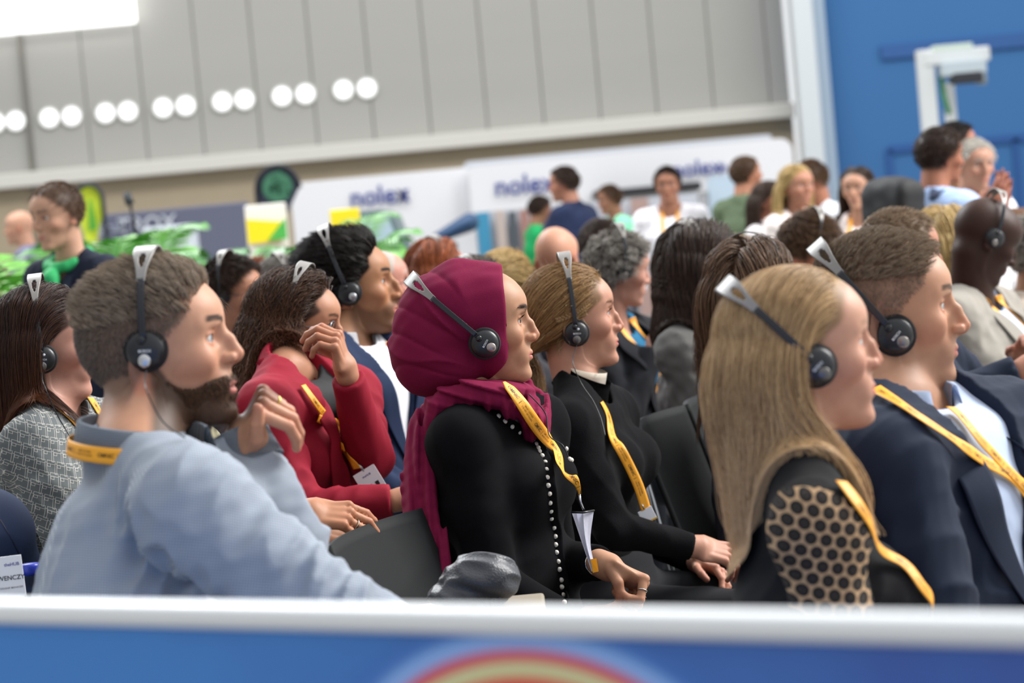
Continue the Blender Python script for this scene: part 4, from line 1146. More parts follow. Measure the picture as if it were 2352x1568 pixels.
# ---------------------------------------------------------------- chairs
def make_chair(label, P, yaw, top=.90, group='black conference chairs'):
    """P: middle of the top of the backrest; yaw: the way the chair faces"""
    r = math.radians(yaw); f = V(math.cos(r), math.sin(r), 0); u = V(-math.sin(r), math.cos(r), 0); R = np.array([f, u, UPZ0]).T
    base = P-f*.0; base = V(P[0], P[1], 0)+f*.28
    t = thing('chair', label, 'chair', base, 0, group); blk = plain((.009, .010, .011), .7, spec=.2, bump=.2, bscale=1500); fr = plain('9a9ca0', .25, metal=.9)
    def shell(nx, ny, fn, th, name):
        G = np.array([[fn(i/nx, j/ny) for j in range(ny+1)] for i in range(nx+1)]); gu = np.gradient(G, axis=0); gv = np.gradient(G, axis=1)
        return thick_grid(G, nrm(np.cross(gu, gv)), th, name)
    H = P[2]
    def back(s, v):
        w = .225-.012*(1-v); y = (s*2-1)*w; z = H-(1-v)*(H-.48); x = -.28+.02+(1-v)*.13-.05*0+.035*((s*2-1)**2)
        return tuple(base+f*x+u*y+UPZ0*z)
    def seat(s, v):
        y = (s*2-1)*.225; x = -.18+v*.42; z = .455-.018*math.sin(math.pi*v)*(1-(s*2-1)**2)-.02*max(0, v-.85)/.15+.03*max(0, .1-v)/.1
        return tuple(base+f*x+u*y+UPZ0*z)
    obj('backrest', shell(20, 20, back, .014, 'backrest'), blk, t); obj('seat', shell(12, 12, seat, .014, 'seat'), blk, t)
    for sy in (-1, 1):
        for x0, x1 in ((.20, .25), (-.16, -.24)):
            obj('leg', tube_me([base+f*x0+u*sy*.2+UPZ0*.44, base+f*x1+u*sy*.22+UPZ0*0], .011, 8), fr, t)
        obj('back_post', tube_me([base-f*.15+u*sy*.212+UPZ0*.44, base-f*.215+u*sy*.218+UPZ0*(H-.12)], .009, 8), fr, t)
    return t
# ---------------------------------------------------------------- helpers for figures
DARK = '141518'
def headO(px, py, D, yaw, pitch, roll=0, s=1.0, lat=.088, cup=(0, 0)):
    """head centre from the photo place of the near ear cup"""
    R = rotm(yaw, pitch, roll); P = at(px, py, D)
    return P-s*(R@np.array([cup[0], -lat, cup[1]-.012]))
def torso_push(b, off):
    ts = lambda p: b.torso(p.astype(np.float64), 0.012)
    def g(p, o):
        d = ts(p); m = d < o
        if m.any():
            q = p[m]; e = 2e-3; dd = d[m]
            G = np.stack([ts(q+np.eye(3)[i]*e)-dd for i in range(3)], -1)/e
            p = p.copy(); p[m] = q+nrm(G)*(o-dd if np.isscalar(o) else (o[m]-dd))[:, None]
        return p
    return g
def long_hair(b, n, length, mat, region, m=26, part=0.0, vol=(.004, .022), back=.55, wave=0.0, wf=40, rad=.0004, seed=3, nc=90, cl=.5, lens=None, name='hair', fwdz=None, spread=.0, jit=.12, tipr=.3, drop=1.0, tuck=None, neckr=.058, fall=None, frk=1.3):
    P, N = scalp_roots(b, n, region, seed); r = np.random.default_rng(seed+1)
    off = r.uniform(vol[0], vol[1], n)**1.0
    L = (r.uniform(.82, 1.08, n) if lens is None else lens(P)*r.uniform(.85, 1.08, n))
    hp = (-.008, 0, .044); hr = np.array([.098, .078*b.H['width'], .089])
    Rl = b.R; ph = r.uniform(0, 6.28, (n, 3))
    gl = Rl.T@np.array([0, 0, -1.0]); bl = Rl.T@(-b.f); sgn = np.sign(P[:, 1]-part+1e-6)
    tp = torso_push(b, 0)
    fx_ = (fall[3] if fall is not None and len(fall) > 3 else 0)*r.uniform(0, 1, n)**.8*(.25+.75*np.clip((P[:, 0]+.03)/.06, 0, 1))
    def field(p, t):
        rel = p-np.array(hp); onh = (p[:, 2] > -.02)
        w = np.tile(gl*drop, (n, 1))
        # sweep away from the parting and the face, then hang
        k = np.clip((p[:, 2]-.02)/.09, 0, 1)[:, None]
        w = w+k*(np.stack([-back*np.ones(n), sgn*1.0, np.zeros(n)], -1))
        fr = np.clip((p[:, 0]+.0)/.07, 0, 1)[:, None]*np.clip((p[:, 2]+.05)/.06, 0, 1)[:, None]
        w = w+fr*np.stack([-frk*np.ones(n), sgn*.5, np.zeros(n)], -1)
        if fall is not None:
            k = sstep(fall[1], fall[1]-.06, p[:, 2])[:, None]; w = w+k*np.stack([(fall[0]+fx_*(1-t)**.5-p[:, 0])*fall[2], np.zeros(n), np.zeros(n)], -1)
        if wave: w = w+wave*np.sin(wf*(t*length)*6.28+ph)*min(1, t*3)
        if spread: w = w+spread*np.stack([P[:, 0]*6, P[:, 1]*6, 0*P[:, 0]], -1)
        return w
    def push(p, t):
        c = np.array(hp); q = p-c; rr = hr+off[:, None]*min(1, t*6+.15)
        q[:, 2] = np.where(q[:, 2] < -.03, q[:, 2], q[:, 2])
        l = np.sqrt(((q/rr)**2).sum(-1, keepdims=True)); lim = 1.05+np.maximum(0, .045-p[:, 2:3])*7; p = np.where((l < 1) | (l > lim), c+q/l*np.where(l > 1, lim, 1.0), p)
        # jaw and neck column
        q = p[:, :2]-np.array([-.025, 0]); low = (p[:, 2] < .03)&(p[:, 2] > -.2); rr = neckr*np.where(p[:, 2] > -.09, 1.12, 1.0)+off*.8
        l = np.sqrt((q**2).sum(-1)); mm = low & (l < rr); p[mm, :2] = np.array([-.025, 0])+q[mm]/l[mm, None]*rr[mm, None]
        if t > .15:
            w = to_world(b, p[:, None])[:, 0]; w = tp(w, .003+off*.6); p = ((w-b.O)@b.R)/b.s
        return p
    S = grow(P, N*.2+np.array([-.5, 0, 0]), length/(m-1), m, field, push, L, jit, seed, .55)
    if nc: S = clump(S, nc, cl, seed)
    S = to_world(b, S)
    if tuck is not None: S = tuck(S)
    return strands_obj(name, S, rad*b.s, mat, b.root, tipr)
def hair_cap(b, region, mat, t=.006, h=.004, name='hair_base', fn=None):
    """a close cap of hair under the strands"""
    H = dict(b.H, ear=False)
    def f(p):
        q = b.loc(p); d = (head_sdf(q, H)*b.s-t*b.s)
        m = region(q.astype(float)); g = np.where(m, -.02, .02)
        return smax(d, (g*.25).astype(p.dtype), .003) if fn is None else fn(q, d)
    vs, qs = sdf_mesh(f, b.O-.18*b.s, b.O+.19*b.s, h)
    return obj(name, raw_mesh(name, vs, qs), mat, b.root)
def scalp_soft(front=.062, side=.03, low=-.036, temple=.02, lowx=.0):
    def fn(m):
        x, y, z = m[:, 0], m[:, 1], m[:, 2]
        fx = interp(z, [-.06, -.03, .0, .02, .04, .055, .075, .10, .13], [-.035, -.022, .0, side*.5, side, side+temple, front, front+.012, front+.012])
        return (1-sstep(-.010, .004, x-fx))*sstep(low-.02, low+.01, z+lowx*x)
    return fn
def collar(b, mat, h=.038, r=None, open_=.35, tilt=.0, name='collar', dz=0.0, thick=.0016, fold=True, flare=1.0):
    """folded shirt collar standing round the neck, open at the front"""
    R = (r or b.H['neck']*b.s+.007); n = 44; bm = bmesh.new(); rows = []
    c = b.NB+.012*b.f+UPZ*dz
    for i in range(n+1):
        a = -math.pi+open_+(2*math.pi-2*open_)*i/n; a2 = a+math.pi   # 0 = back of the neck
        d = -(b.f*math.cos(a2-math.pi)*-1)+0
        ang = a+math.pi  # sweep from the front round the back
        v = b.f*math.cos(ang-0)*1.0+b.u*math.sin(ang)
        frontness = (1+math.cos(ang))/2
        drop = -.030*frontness; rr = R*(1+.12*frontness)
        st = c+v*rr*V(1, 1, 1)+UPZ*(drop)
        prof = [(0, 0), (0, h*.5), (.002, h*.92), (.005, h), (.009, h*.94), (.014*flare, h*.5), (.019*flare, h*.05-.010*frontness)] if fold else [(0, 0), (0, h*.5), (.001, h)]
        rows.append([bm.verts.new(st+v*q[0]+UPZ*q[1]) for q in prof])
    for p, q in zip(rows, rows[1:]):
        for k in range(len(p)-1): bm.faces.new((p[k], q[k], q[k+1], p[k+1]))
    bmesh.ops.solidify(bm, geom=bm.faces[:], thickness=thick); bmesh.ops.recalc_face_normals(bm, faces=bm.faces)
    for f in bm.faces: f.smooth = True
    me = bpy.data.meshes.new(name); bm.to_mesh(me); bm.free(); return obj(name, me, mat, b.root)
def patch(f, outline_rows, off, mat, name, parent, thick=.0025, sub=14):
    """cloth patch between two polylines of world points, laid on the surface f (lapels, shirt fronts)"""
    A = bspl(outline_rows[0], sub*2); B = bspl(outline_rows[1], sub*2); n = 10
    G = np.stack([A*(1-k/n)+B*k/n for k in range(n+1)], 1)
    q, nn = project(f, G.reshape(-1, 3), off, 8); q = q.reshape(G.shape).astype(float); nn = nn.reshape(G.shape)
    dz = q-G; bad = np.linalg.norm(dz, axis=2) > .07
    if bad.mean() > .7: return None
    # smooth the displacement field so the sheet stays whole
    dz[bad] = np.median(dz[~bad], axis=0)
    for _ in range(6):
        for ax in (0, 1):
            m = dz.copy(); sl = lambda a, b: (slice(a, b),)+(slice(None),) if ax == 0 else (slice(None), slice(a, b))
            m[sl(1, -1)] = (dz[sl(0, -2)]+2*dz[sl(1, -1)]+dz[sl(2, None)])/4; dz = m
            m = nn.copy(); m[sl(1, -1)] = nn[sl(0, -2)]+2*nn[sl(1, -1)]+nn[sl(2, None)]; nn = nrm(m)
    return obj(name, thick_grid(G+dz+nn*off, nn, thick, name), mat, parent)
def badge(px, py, D, w, h, tilt, label, lines, dy=0.0, rows=None, ang=0):
    """white name badge hanging free; centre in the photo, width/height in metres"""
    c = at(px, py, D); r = math.radians(tilt); a = math.radians(ang)
    X = V(math.cos(r)*math.cos(a), math.cos(r)*math.sin(a), math.sin(r)); Z = nrm(V(-math.sin(r), 0, math.cos(r))); Y = np.cross(Z, X); R = np.array([X, Y, Z]).T
    o = obj('name_badge', box_me(c, (w, .0016, h), .0006, R), plain('eef0f6', .35)); tag(o, label, 'badge', 'white name badges')
    obj('yellow_strip', box_me(c-Z*h*.44-Y*.0010, (w, .0010, h*.10), 0, R), plain('eab020', .5), o)
    for s, size, x, z, col in lines:
        me = text_me(s, size); obj('lettering', xform(me, R@np.array([[1, 0, 0], [0, 0, -1], [0, 1, 0]]), c-Y*.0016+X*x+Z*z), plain(col, .5), o)
    obj('clip', tube_me([c+Z*h*.5, c+Z*(h*.5+.012)], .0022, 6), plain('b8b8b8', .2, metal=1), o)
    return o
def ring_on(hand, fi, j, t, mat, name='ring', parent=None, r=.0098, w=.0012):
    pts, rs = hand['ch'][fi]; a = np.array(pts[j]); c = np.array(pts[j+1]); p = a+(c-a)*t; d = nrm(c-a)
    x = nrm(np.cross(d, V(.3, .5, .8))); y = np.cross(d, x)
    me = tube_me([p+(x*math.cos(k/20*6.283)+y*math.sin(k/20*6.283))*r for k in range(20)], w, 6, closed=True)
    return obj(name, me, mat, parent)
def spectacles(b, label, mat, lens=.021, y=.0315, x=.090, z=.018, shape=1.0, group=None):
    t = thing('glasses', label, 'glasses', b.world((x, 0, z)), 0, group); n = 24
    for k in (1, -1):
        ring = [b.world((x-.006*abs(math.cos(a))*0-.004*(1+math.cos(a)*1)*.5, k*(y+lens*1.08*math.cos(a)), z+lens*.9*shape*math.sin(a))) for a in np.linspace(0, 2*math.pi, n, endpoint=False)]
        obj('rim', tube_me(ring, .0011*b.s, 6, closed=True), mat, t)
        obj('temple_arm', tube_me([b.world(q) for q in ((x-.006, k*(y+lens*1.05), z+.006), (x-.02, k*.069, z+.006), (.02, k*.0755, z+.006), (-.02, k*.079, z-.004))], .0012*b.s, 6), mat, t)
        bm = bmesh.new(); bm.faces.new([bm.verts.new(p) for p in ring]); me = bpy.data.meshes.new('lens'); bmesh.ops.solidify(bm, geom=bm.faces[:], thickness=.0008); bm.to_mesh(me); bm.free()
        obj('lens', me, glassmat(), t)
    obj('bridge', tube_me([b.world((x, -.010, z+.005)), b.world((x+.003, 0, z+.007)), b.world((x, .010, z+.005))], .001*b.s, 6), mat, t)
    return t
def glassmat():
    if 'glass' in _M: return _M['glass']
    m, nt, b = nodemat('lens_glass'); b.inputs['Base Color'].default_value = (1, 1, 1, 1); b.inputs['Transmission Weight'].default_value = 1; b.inputs['Roughness'].default_value = .02; b.inputs['IOR'].default_value = 1.05
    _M['glass'] = m; return m

ONLY = ''
def want(k): return not ONLY or k in ONLY.split(',')
SKIN_L = 'd8a88e'; SKIN_P = 'dcb09a'
def fabric(c, rough=.85, **k): return plain(c, rough, spec=.25, **dict(dict(bump=.25, bscale=900, sheen=.0), **k))
def hero_grey_shirt():
    O = headO(344, 862, 3.33, -2, 5, 0, 1.04)
    b = Body(O, -2, 5, 0, 1.04, byaw=-16, lean=4, male=True, H=dict(mouth=.004, beard=1, jaw=1.06, nosetip=(.116, -.006)), girth=1.0)
    b.NB = at(312, 1062, 3.33); b.PV = b.NB-.50*b.ut
    b.SR = at(440, 1168, 3.14); b.SL = b.SR+b.u*.34-b.f*.11-.03*UPZ
    b.ER = at(775, 1425, 3.10); b.WR = at(980, 1500, 3.25)
    b.WL = at(552, 1020, 3.44); b.EL = at(650, 1250, 3.40)
    th = [(.028, .030, -.008), (.058, .040, -.006), (.085, .040, .004), (.105, .036, .012)]
    b.handL = hand_chains(b.WL, nrm(at(618, 905, 3.38)-at(552, 1020, 3.44)), nrm(V(-.75, -.25, .45)), -1, [(92, 42, 20), (97, 42, 20), (102, 40, 20), (108, 38, 18)], th, 1.02, spread=2)
    person_root(b, 'bearded man in a pale grey checked shirt, hand raised to his chin')
    S = dict(skin='d9a68a', beard='3a2c22', beard_a=.9, scalp='5a4c42', scalp_f=scalp_soft(.058, .034), scalp_a=.7, mouth=.004, iris='6f8a96', brow='2c201a', brow_a=.95)
    make_skin(b, S, .003)
    ck = shirtcheck()
    g = garment(b, .014, 1.0, .012, amp=.010, f=62, seed=11, loose=.004)
    make_cloth(b, g, 'shirt', ck, .005)
    collar(b, ck, .042, r=.076, open_=.45, dz=.028)
    ax = nrm(b.WL-b.EL); cu = lathe_ring(b.WL-ax*.035, ax, .047, .052, .05); obj('cuff', cu, ck, b.root)
    obj('wristband', tube_me([b.WL+ax*.012+(nrm(np.cross(ax, UPZ))*math.cos(k/20*6.283)+np.cross(ax, nrm(np.cross(ax, UPZ)))*math.sin(k/20*6.283))*.033 for k in range(20)], .006, 8, closed=True), plain('0c0c0e', .3), b.root)
    ring_on(b.handL, 2, 0, .45, plain('e8c060', .2, metal=1), parent=b.root, r=.0105)
    make_lower(b, b.root, fabric('23262e'))
    hm = hair_mat('544638', 'b4a08a', rough=.4)
    up = hairline(.070, .098, .020, .036)
    short_hair(b, 9500, .026, hm, lambda p: up(p) & (p[:, 2] > .060-.25*np.clip(p[:, 0], -1, 1)*0), comb=(-.5, .0, .35), lift=.55, rad=.00034, seed=2, nc=420, m=8, jit=.5, lenf=lambda P: .45+.75*sstep(.05, .11, P[:, 2]))
    short_hair(b, 11000, .008, hair_mat('4a4038', '96887a'), lambda p: up(p) & (p[:, 2] <= .066), comb=(-.1, 0, -1), lift=.6, rad=.00026, seed=5, m=4)
    br = lambda p: (p[:, 2] < -.022+.0*p[:, 0]) & (p[:, 0] > .012) & (p[:, 2] < interp(p[:, 0], [-.02, .0, .02, .045, .07, .085, .10], [.03, .02, -.024, -.040, -.034, -.032, -.030])) & ~((np.abs(p[:, 1]) < .021) & (p[:, 2] > -.058) & (p[:, 2] < -.040) & (p[:, 0] > .075))
    short_hair(b, 6000, .009, hair_mat('2a1c14', '6a4a32'), br, comb=(.2, 0, -1), lift=.4, rad=.00028, seed=8, m=5, name='beard')
    headphone(b, 'black headphones worn by the bearded man in the grey checked shirt', tilt=-6, cable=[at(335, 890, 3.13), at(372, 965, 3.16), at(425, 1005, 3.18)], silver='c8c8c8', cuprot=8, ch=.126, cup=(0, .034))
    c0 = b.NB+.012*b.f+UPZ*.016; pts = []
    for a in np.linspace(-1.75, 2.2, 14):
        v = -b.f*math.cos(a)-b.u*math.sin(a); fr = (1-math.cos(a))/2
        pts.append(c0+v*(.1025+.016*fr)+UPZ*(.020-.030*fr))
    lanyard(None, [pts], 'orange lanyard round the collar of the grey checked shirt', width=.022, center=c0-UPZ*.05)
def lathe_ring(c, ax, r0, r1, L, n=28, th=.003):
    ax = nrm(ax); x = nrm(np.cross(ax, V(.2, .3, 1))); y = np.cross(ax, x); bm = bmesh.new(); rows = []
    for q in range(5):
        t = q/4; r = r0+(r1-r0)*(1-t)
        rows.append([bm.verts.new(c+ax*(t*L)+(x*math.cos(k/n*6.283)+y*math.sin(k/n*6.283))*r*(1+.02*math.sin(k*1.3+q))) for k in range(n)])
    for a, d in zip(rows, rows[1:]):
        for k in range(n): j = (k+1) % n; bm.faces.new((a[k], a[j], d[j], d[k]))
    bmesh.ops.solidify(bm, geom=bm.faces[:], thickness=th); bmesh.ops.recalc_face_normals(bm, faces=bm.faces)
    for f in bm.faces: f.smooth = True
    me = bpy.data.meshes.new('cuff'); bm.to_mesh(me); bm.free(); return me
def shirtcheck():
    m, nt, b = nodemat('checked_cotton'); tc = nt.nodes.new('ShaderNodeTexCoord'); sp = nt.nodes.new('ShaderNodeSeparateXYZ'); nt.links.new(tc.outputs['Object'], sp.inputs[0])
    def M(op, x, y=None):
        k = nt.nodes.new('ShaderNodeMath'); k.operation = op
        for i, v in enumerate((x, y)):
            if v is None: continue
            if isinstance(v, (int, float)): k.inputs[i].default_value = v
            else: nt.links.new(v, k.inputs[i])
        return k.outputs[0]
    u = M('ADD', M('ADD', M('MULTIPLY', sp.outputs[0], .82), M('MULTIPLY', sp.outputs[1], .35)), M('MULTIPLY', sp.outputs[2], .57)); w = M('SUBTRACT', M('MULTIPLY', sp.outputs[2], .82), M('MULTIPLY', sp.outputs[0], .57))
    q = M('MULTIPLY', M('SINE', M('MULTIPLY', u, 1250.0)), M('SINE', M('MULTIPLY', w, 1250.0)))
    f = M('ADD', M('MULTIPLY', q, .5), .5); mx = nt.nodes.new('ShaderNodeMix'); mx.data_type = 'RGBA'; mx.inputs[6].default_value = lin('a8afb8'); mx.inputs[7].default_value = lin('727b8a'); nt.links.new(f, mx.inputs[0])
    nt.links.new(mx.outputs[2], b.inputs['Base Color']); b.inputs['Roughness'].default_value = .85; b.inputs['Specular IOR Level'].default_value = .2
    return m
def hero_hijab():
    O = headO(1103, 790, 4.52, 1, 1, 0, 1.0, lat=.100)
    b = Body(O, 1, 1, 0, 1.0, byaw=-24, lean=-6, male=False, H=dict(nosetip=(.1165, -.010), nosew=.92, lips=1.15, ear=False), girth=1.13, necklen=.15)
    b.NB = at(1085, 935, 4.62); b.PV = b.NB-.49*b.ut
    b.SR = at(1062, 1022, 4.47); b.SL = b.SR+b.u*.30+b.f*.02
    b.ER = at(1135, 1345, 4.42); b.WR = at(1325, 1440, 4.40)
    b.EL = at(1270, 1290, 4.80); b.WL = at(1375, 1292, 4.47)
    th = [(.028, .030, -.010), (.052, .040, -.024), (.075, .034, -.036), (.098, .026, -.042)]
    b.handR = hand_chains(b.WR, nrm(V(.95, .1, .12)), nrm(V(.1, -.6, .8)), 1, [(40, 45, 25)]*4, th, .92)
    th2 = [(.026, .030, -.012), (.050, .034, -.030), (.066, .022, -.046), (.072, .002, -.056)]
    b.handL = hand_chains(b.WL, nrm(V(.80, -.12, -.50)), nrm(V(.45, .45, .75)), -1, [(72, 88, 34), (76, 92, 34), (80, 94, 34), (84, 94, 34)], th2, .98)
    person_root(b, 'woman in a maroon headscarf and black cardigan edged with pearls')
    S = dict(skin='c99a7c', lip='b0625c', brow='2a1a16', brow_a=.95, iris='2e1c14', lash='120a08', lash_a=1.0, scalp='2a2422', scalp_f=scalp_soft(.046, .03), scalp_a=.8, lashes=True, gaze=(-16, 0))
    make_skin(b, S, .0024)
    blk = plain((.005, .005, .006), .95, spec=.08, bump=.2, bscale=1200)
    g = garment(b, .012, .97, .030, amp=.0022, f=52, seed=4)
    make_cloth(b, g, 'cardigan', blk, .005)
    make_lower(b, b.root, fabric('17181b'))
    # pearls along the front edge of the cardigan
    line = [(1145, 955), (1160, 967), (1176, 979), (1192, 992), (1208, 1001), (1224, 1008), (1231, 1019), (1236, 1028), (1239, 1036), (1245, 1046), (1252, 1061), (1255, 1078), (1257, 1096), (1259, 1114), (1262, 1133), (1263, 1154), (1265, 1173), (1266, 1190), (1272, 1211), (1275, 1231), (1276, 1250), (1278, 1268), (1282, 1289), (1285, 1307), (1289, 1331), (1290, 1347), (1293, 1365), (1296, 1382)]
    cardigan = [o for o in b.root.children if o.name.startswith('cardigan')][0]
    P = np.array([ray_hit(g, px, py, 4.05, 5.0) for px, py in line]); pm = sphere_me(.0050, 14, 10); pm.materials.append(plain('e6e0d4', .18, spec=.8, coat=.6))
    for q in P:
        o = bpy.data.objects.new('pearl', pm); COL.objects.link(o); o.parent = cardigan; o.matrix_parent_inverse = world_of(cardigan).inverted(); o.location = Vector(q)+Vector((0, -.003, 0))
    edge = ribbon(P+V(.006, .0, 0), np.tile(V(.2, -1, 0), (len(P), 1)), .016, n=60, thick=.003)[0]; obj('cardigan_edge', edge, blk, b.root)
    for px, py in ((1300, 1030), (1308, 1054), (1312, 1056)):
        q = ray_hit(g, px, py, 4.1, 5.2)
        o = bpy.data.objects.new('pearl', pm); COL.objects.link(o); o.parent = cardigan; o.matrix_parent_inverse = world_of(cardigan).inverted(); o.location = Vector(q)+Vector((0, -.003, 0))
    # headscarf: a hood over the head, a drape round the neck and a tail down the back
    sm = plain('74163a', .85, spec=.12, bump=.3, bscale=900)
    L = b.loc
    def hood(p):
        q = L(p); x, y, z = q[:, 0], np.abs(q[:, 1]), q[:, 2]
        d = ell(q, (-.030, 0, .047), (.125, .094, .094))
        d = smin(d, ell(q, (-.100, 0, -.030), (.074, .076, .078)), .06)
        d = smin(d, ell(q, (-.060, 0, -.055), (.070, .076, .050)), .03)
        d = smin(d, ell(q, (.030, 0, -.045), (.040, .072, .050)), .03)
        d = smin(d, ell(q, (.028, 0, -.015), (.046, .081, .062)), .02)
        d = smin(d, cap(q, (.062, .0, .106), (-.03, 0, .122), .018, .02), .03)
        d = smin(d, ell(q, (.030, 0, .050), (.068, .082, .078)), .02)
        # radiating pleats from the chin up and back
        a = np.arctan2(z+.085, -(x-.05)); wv = np.sin(x*34+z*20+1)*.5+y*10; pl = (1-np.abs(np.sin(a*7+wv)))**2.2*1.3-(1-np.abs(np.sin(a*11+1.9-wv*1.3)))**3*.8-.3
        am = .0050*sstep(.01, -.07, x)*sstep(.15, .06, np.sqrt((x+.10)**2+(z-.04)**2)*.9)
        d = d-pl*am
        d = d-.0030*wob(q, 42, 5)-.0012*wob(q, 110, 6)
        # face opening
        fx = interp(z, [-.12, -.09, -.075, -.055, -.03, .02, .06, .10, .125, .15], [-.01, .004, .022, .044, .052, .054, .056, .056, .058, .060])
        cut = x-fx
        d = smax(d, cut, .006)
        inner = head_sdf(q, dict(b.H))-.0008
        d = smax(d, -inner, .002)
        return (d*.8).astype(p.dtype)
    vs, qs = sdf_mesh(hood, b.O-V(.24, .13, .17), b.O+V(.16, .14, .2), .0035)
    sc = obj('headscarf', raw_mesh('headscarf', vs, qs), sm, b.root)
    ww = lambda px, py, D: at(px, py, D).astype(np.float32)
    def drape(p, wa=1.0):
        d = None; n = 0
        loops = [([ww(1180, 892, 4.66), ww(1120, 905, 4.56), ww(1050, 912, 4.56), ww(1000, 935, 4.66), ww(985, 960, 4.78)], .024),
                 ([ww(1195, 898, 4.64), ww(1150, 908, 4.52), ww(1080, 905, 4.50), ww(1010, 930, 4.53), ww(962, 1000, 4.54), ww(948, 1100, 4.50), ww(958, 1200, 4.45), ww(990, 1300, 4.42), ww(1012, 1400, 4.42)], .023),
                 ([ww(1215, 915, 4.66), ww(1228, 965, 4.56), ww(1196, 945, 4.50), ww(1130, 908, 4.49)], .019),
                 ([ww(1200, 885, 4.72), ww(1240, 930, 4.70), ww(1238, 985, 4.60), ww(1222, 990, 4.55)], .017),
                 ([ww(1010, 925, 4.50), ww(978, 1010, 4.50), ww(982, 1120, 4.46), ww(996, 1230, 4.42), ww(1022, 1330, 4.40), ww(1040, 1400, 4.40)], .018)]
        for pts, r in loops:
            pts = bspl(pts, len(pts)*3); c = chain(p, [q for q in pts], [r]*len(pts), .01)
            d = c if d is None else smin(d, c, .014)
        a = p@np.array([.5, .3, .15], np.float32)
        x, z = p[:, 0], p[:, 2]
        w = (np.sin((x*.9-z*.10)*190+wob(p, 9, 2)*4.2)+.5*np.sin((x*.9-z*.05)*420+wob(p, 12, 7)*4))*(1-sstep(1.04, 1.10, z))+(np.sin((z+x*.30)*200+wob(p, 12, 3)*4.5)+.4*np.sin((z+x*.4)*430+wob(p, 12, 8)*4))*sstep(1.04, 1.10, z)
        d = d-.0042*w*wa-(.003 if wa == 0 else 0)
        nk = cap(p, b.world((-.01, 0, -.07)), b.NB-.03*UPZ, .046, .055)
        return smax(d, -nk, .004).astype(p.dtype)
    vs, qs = sdf_mesh(drape, at(930, 1420, 4.5)-V(.06, .2, .02), at(1260, 850, 4.6)+V(.06, .35, .06), .0038)
    obj('scarf_drape', raw_mesh('scarf_drape', vs, qs), sm, sc)
    un = lambda p: np.minimum(g(p), drape(p, 0.0))
    headphone(b, 'black and grey headphones worn over the maroon headscarf', tilt=44, cw=.110, ch=.176, cup=(.0, -.0), silver='a89c96', cuprot=-55, group='black interpretation headphones worn by the audience')
    cb = [at(1215, 905, 4.40), at(1252, 948, 4.42), at(1262, 1000, 4.40), at(1292, 1022, 4.38), at(1305, 1050, 4.38)]
    obj('cable', tube_me(bspl(cb, 40), .0011, 6), BLK(), [o for o in bpy.data.objects if o.name.startswith('headphones')][-1])
    st = [ray_hit(un, px, py, 4.0, 5.2) for px, py in ((1153, 884), (1185, 920), (1215, 958), (1250, 1005), (1285, 1050))]
    st += [tuple(at(1312, 1085, 4.32)), tuple(at(1328, 1115, 4.32)), tuple(at(1331, 1135, 4.33))]
    ly = lanyard(un, [st], 'orange lanyard with black lettering on the pearl-edged cardigan, over the maroon scarf', width=.026, start=.028, tsize=1.2, off=.007, flip=1, wv=([0, .06, .7, .85, 1], [.3, 1, .9, .4, .12]))
    obj('clip', tube_me([at(1331, 1135, 4.33), at(1333, 1152, 4.33), at(1340, 1170, 4.33)], .0022, 8), plain('c8c8cc', .15, metal=1), ly)
    # folded paper badge: hangs as a long cone
    c = 4.33; tl, tr, bl, brt, mid = at(1313, 1176, c), at(1364, 1172, c+.03), at(1359, 1312, c), at(1373, 1311, c+.01), at(1340, 1180, c-.012)
    bm = bmesh.new(); N = 12; rows = []
    for i in range(N+1):
        t = i/N; e = t**.85; a = tl+(bl-tl)*t; z_ = tr+(brt-tr)*e; z_ = z_+V(-.010*math.sin(math.pi*t), 0, 0); m = (a+z_)/2+V(0, -.014*(1-t*.7), 0)
        rows.append([bm.verts.new(q) for q in (a, a*.6+m*.4+V(0, .004, 0), m, m*.45+z_*.55+V(0, .003, 0), z_)])
    for p, q in zip(rows, rows[1:]):
        for k in range(4): bm.faces.new((p[k], p[k+1], q[k+1], q[k]))
    bmesh.ops.solidify(bm, geom=bm.faces[:], thickness=.0012); me = bpy.data.meshes.new('b'); bm.to_mesh(me); bm.free()
    bo = obj('name_badge', me, plain('e4e4f2', .4)); tag(bo, 'long folded white badge with yellow tip hanging from the lettered lanyard', 'badge', 'white name badges')
    obj('holder_edge', tube_me([tl, mid+V(0, -.003, .003), tr], .0022, 6), plain('1a1a1e', .3), bo)
    k_ = lambda a, t: a+(brt-tr)*0
    tip = [at(1356, 1284, c-.012), at(1370, 1282, c-.012), at(1375, 1312, c-.010), at(1362, 1315, c-.012)]
    bm = bmesh.new(); bm.faces.new([bm.verts.new(q) for q in tip]); bmesh.ops.solidify(bm, geom=bm.faces[:], thickness=.001); me = bpy.data.meshes.new('y'); bm.to_mesh(me); bm.free(); obj('yellow_strip', me, plain('e8b030', .5), bo)
    sil = plain('d8d4cc', .15, metal=1)
    ring_on(b.handL, 0, 0, .55, sil, parent=b.root, r=.0098); ring_on(b.handL, 1, 0, .6, sil, parent=b.root, r=.0102, w=.0016)
    ax = nrm(b.WL-b.EL); x = nrm(np.cross(ax, UPZ)); y = np.cross(ax, x)
    obj('bracelet', tube_me([b.WL+ax*.006+(x*math.cos(k/24*6.283)*1.15+y*math.sin(k/24*6.283))*.0235 for k in range(24)], [.0016+.0006*(k % 2) for k in range(24)], 6, closed=True), sil, b.root)
def ray_hit(f, px, py, d0, d1, off=.0):
    """first point on the photo ray where f = off, between depths"""
    D = np.linspace(d0, d1, 220); P = np.array([at(px, py, d) for d in D]).astype(np.float32); v = f(P)-off
    i = np.argmax(v < 0)
    if v.min() > 0: i = int(np.argmin(v))
    return P[i].astype(float)
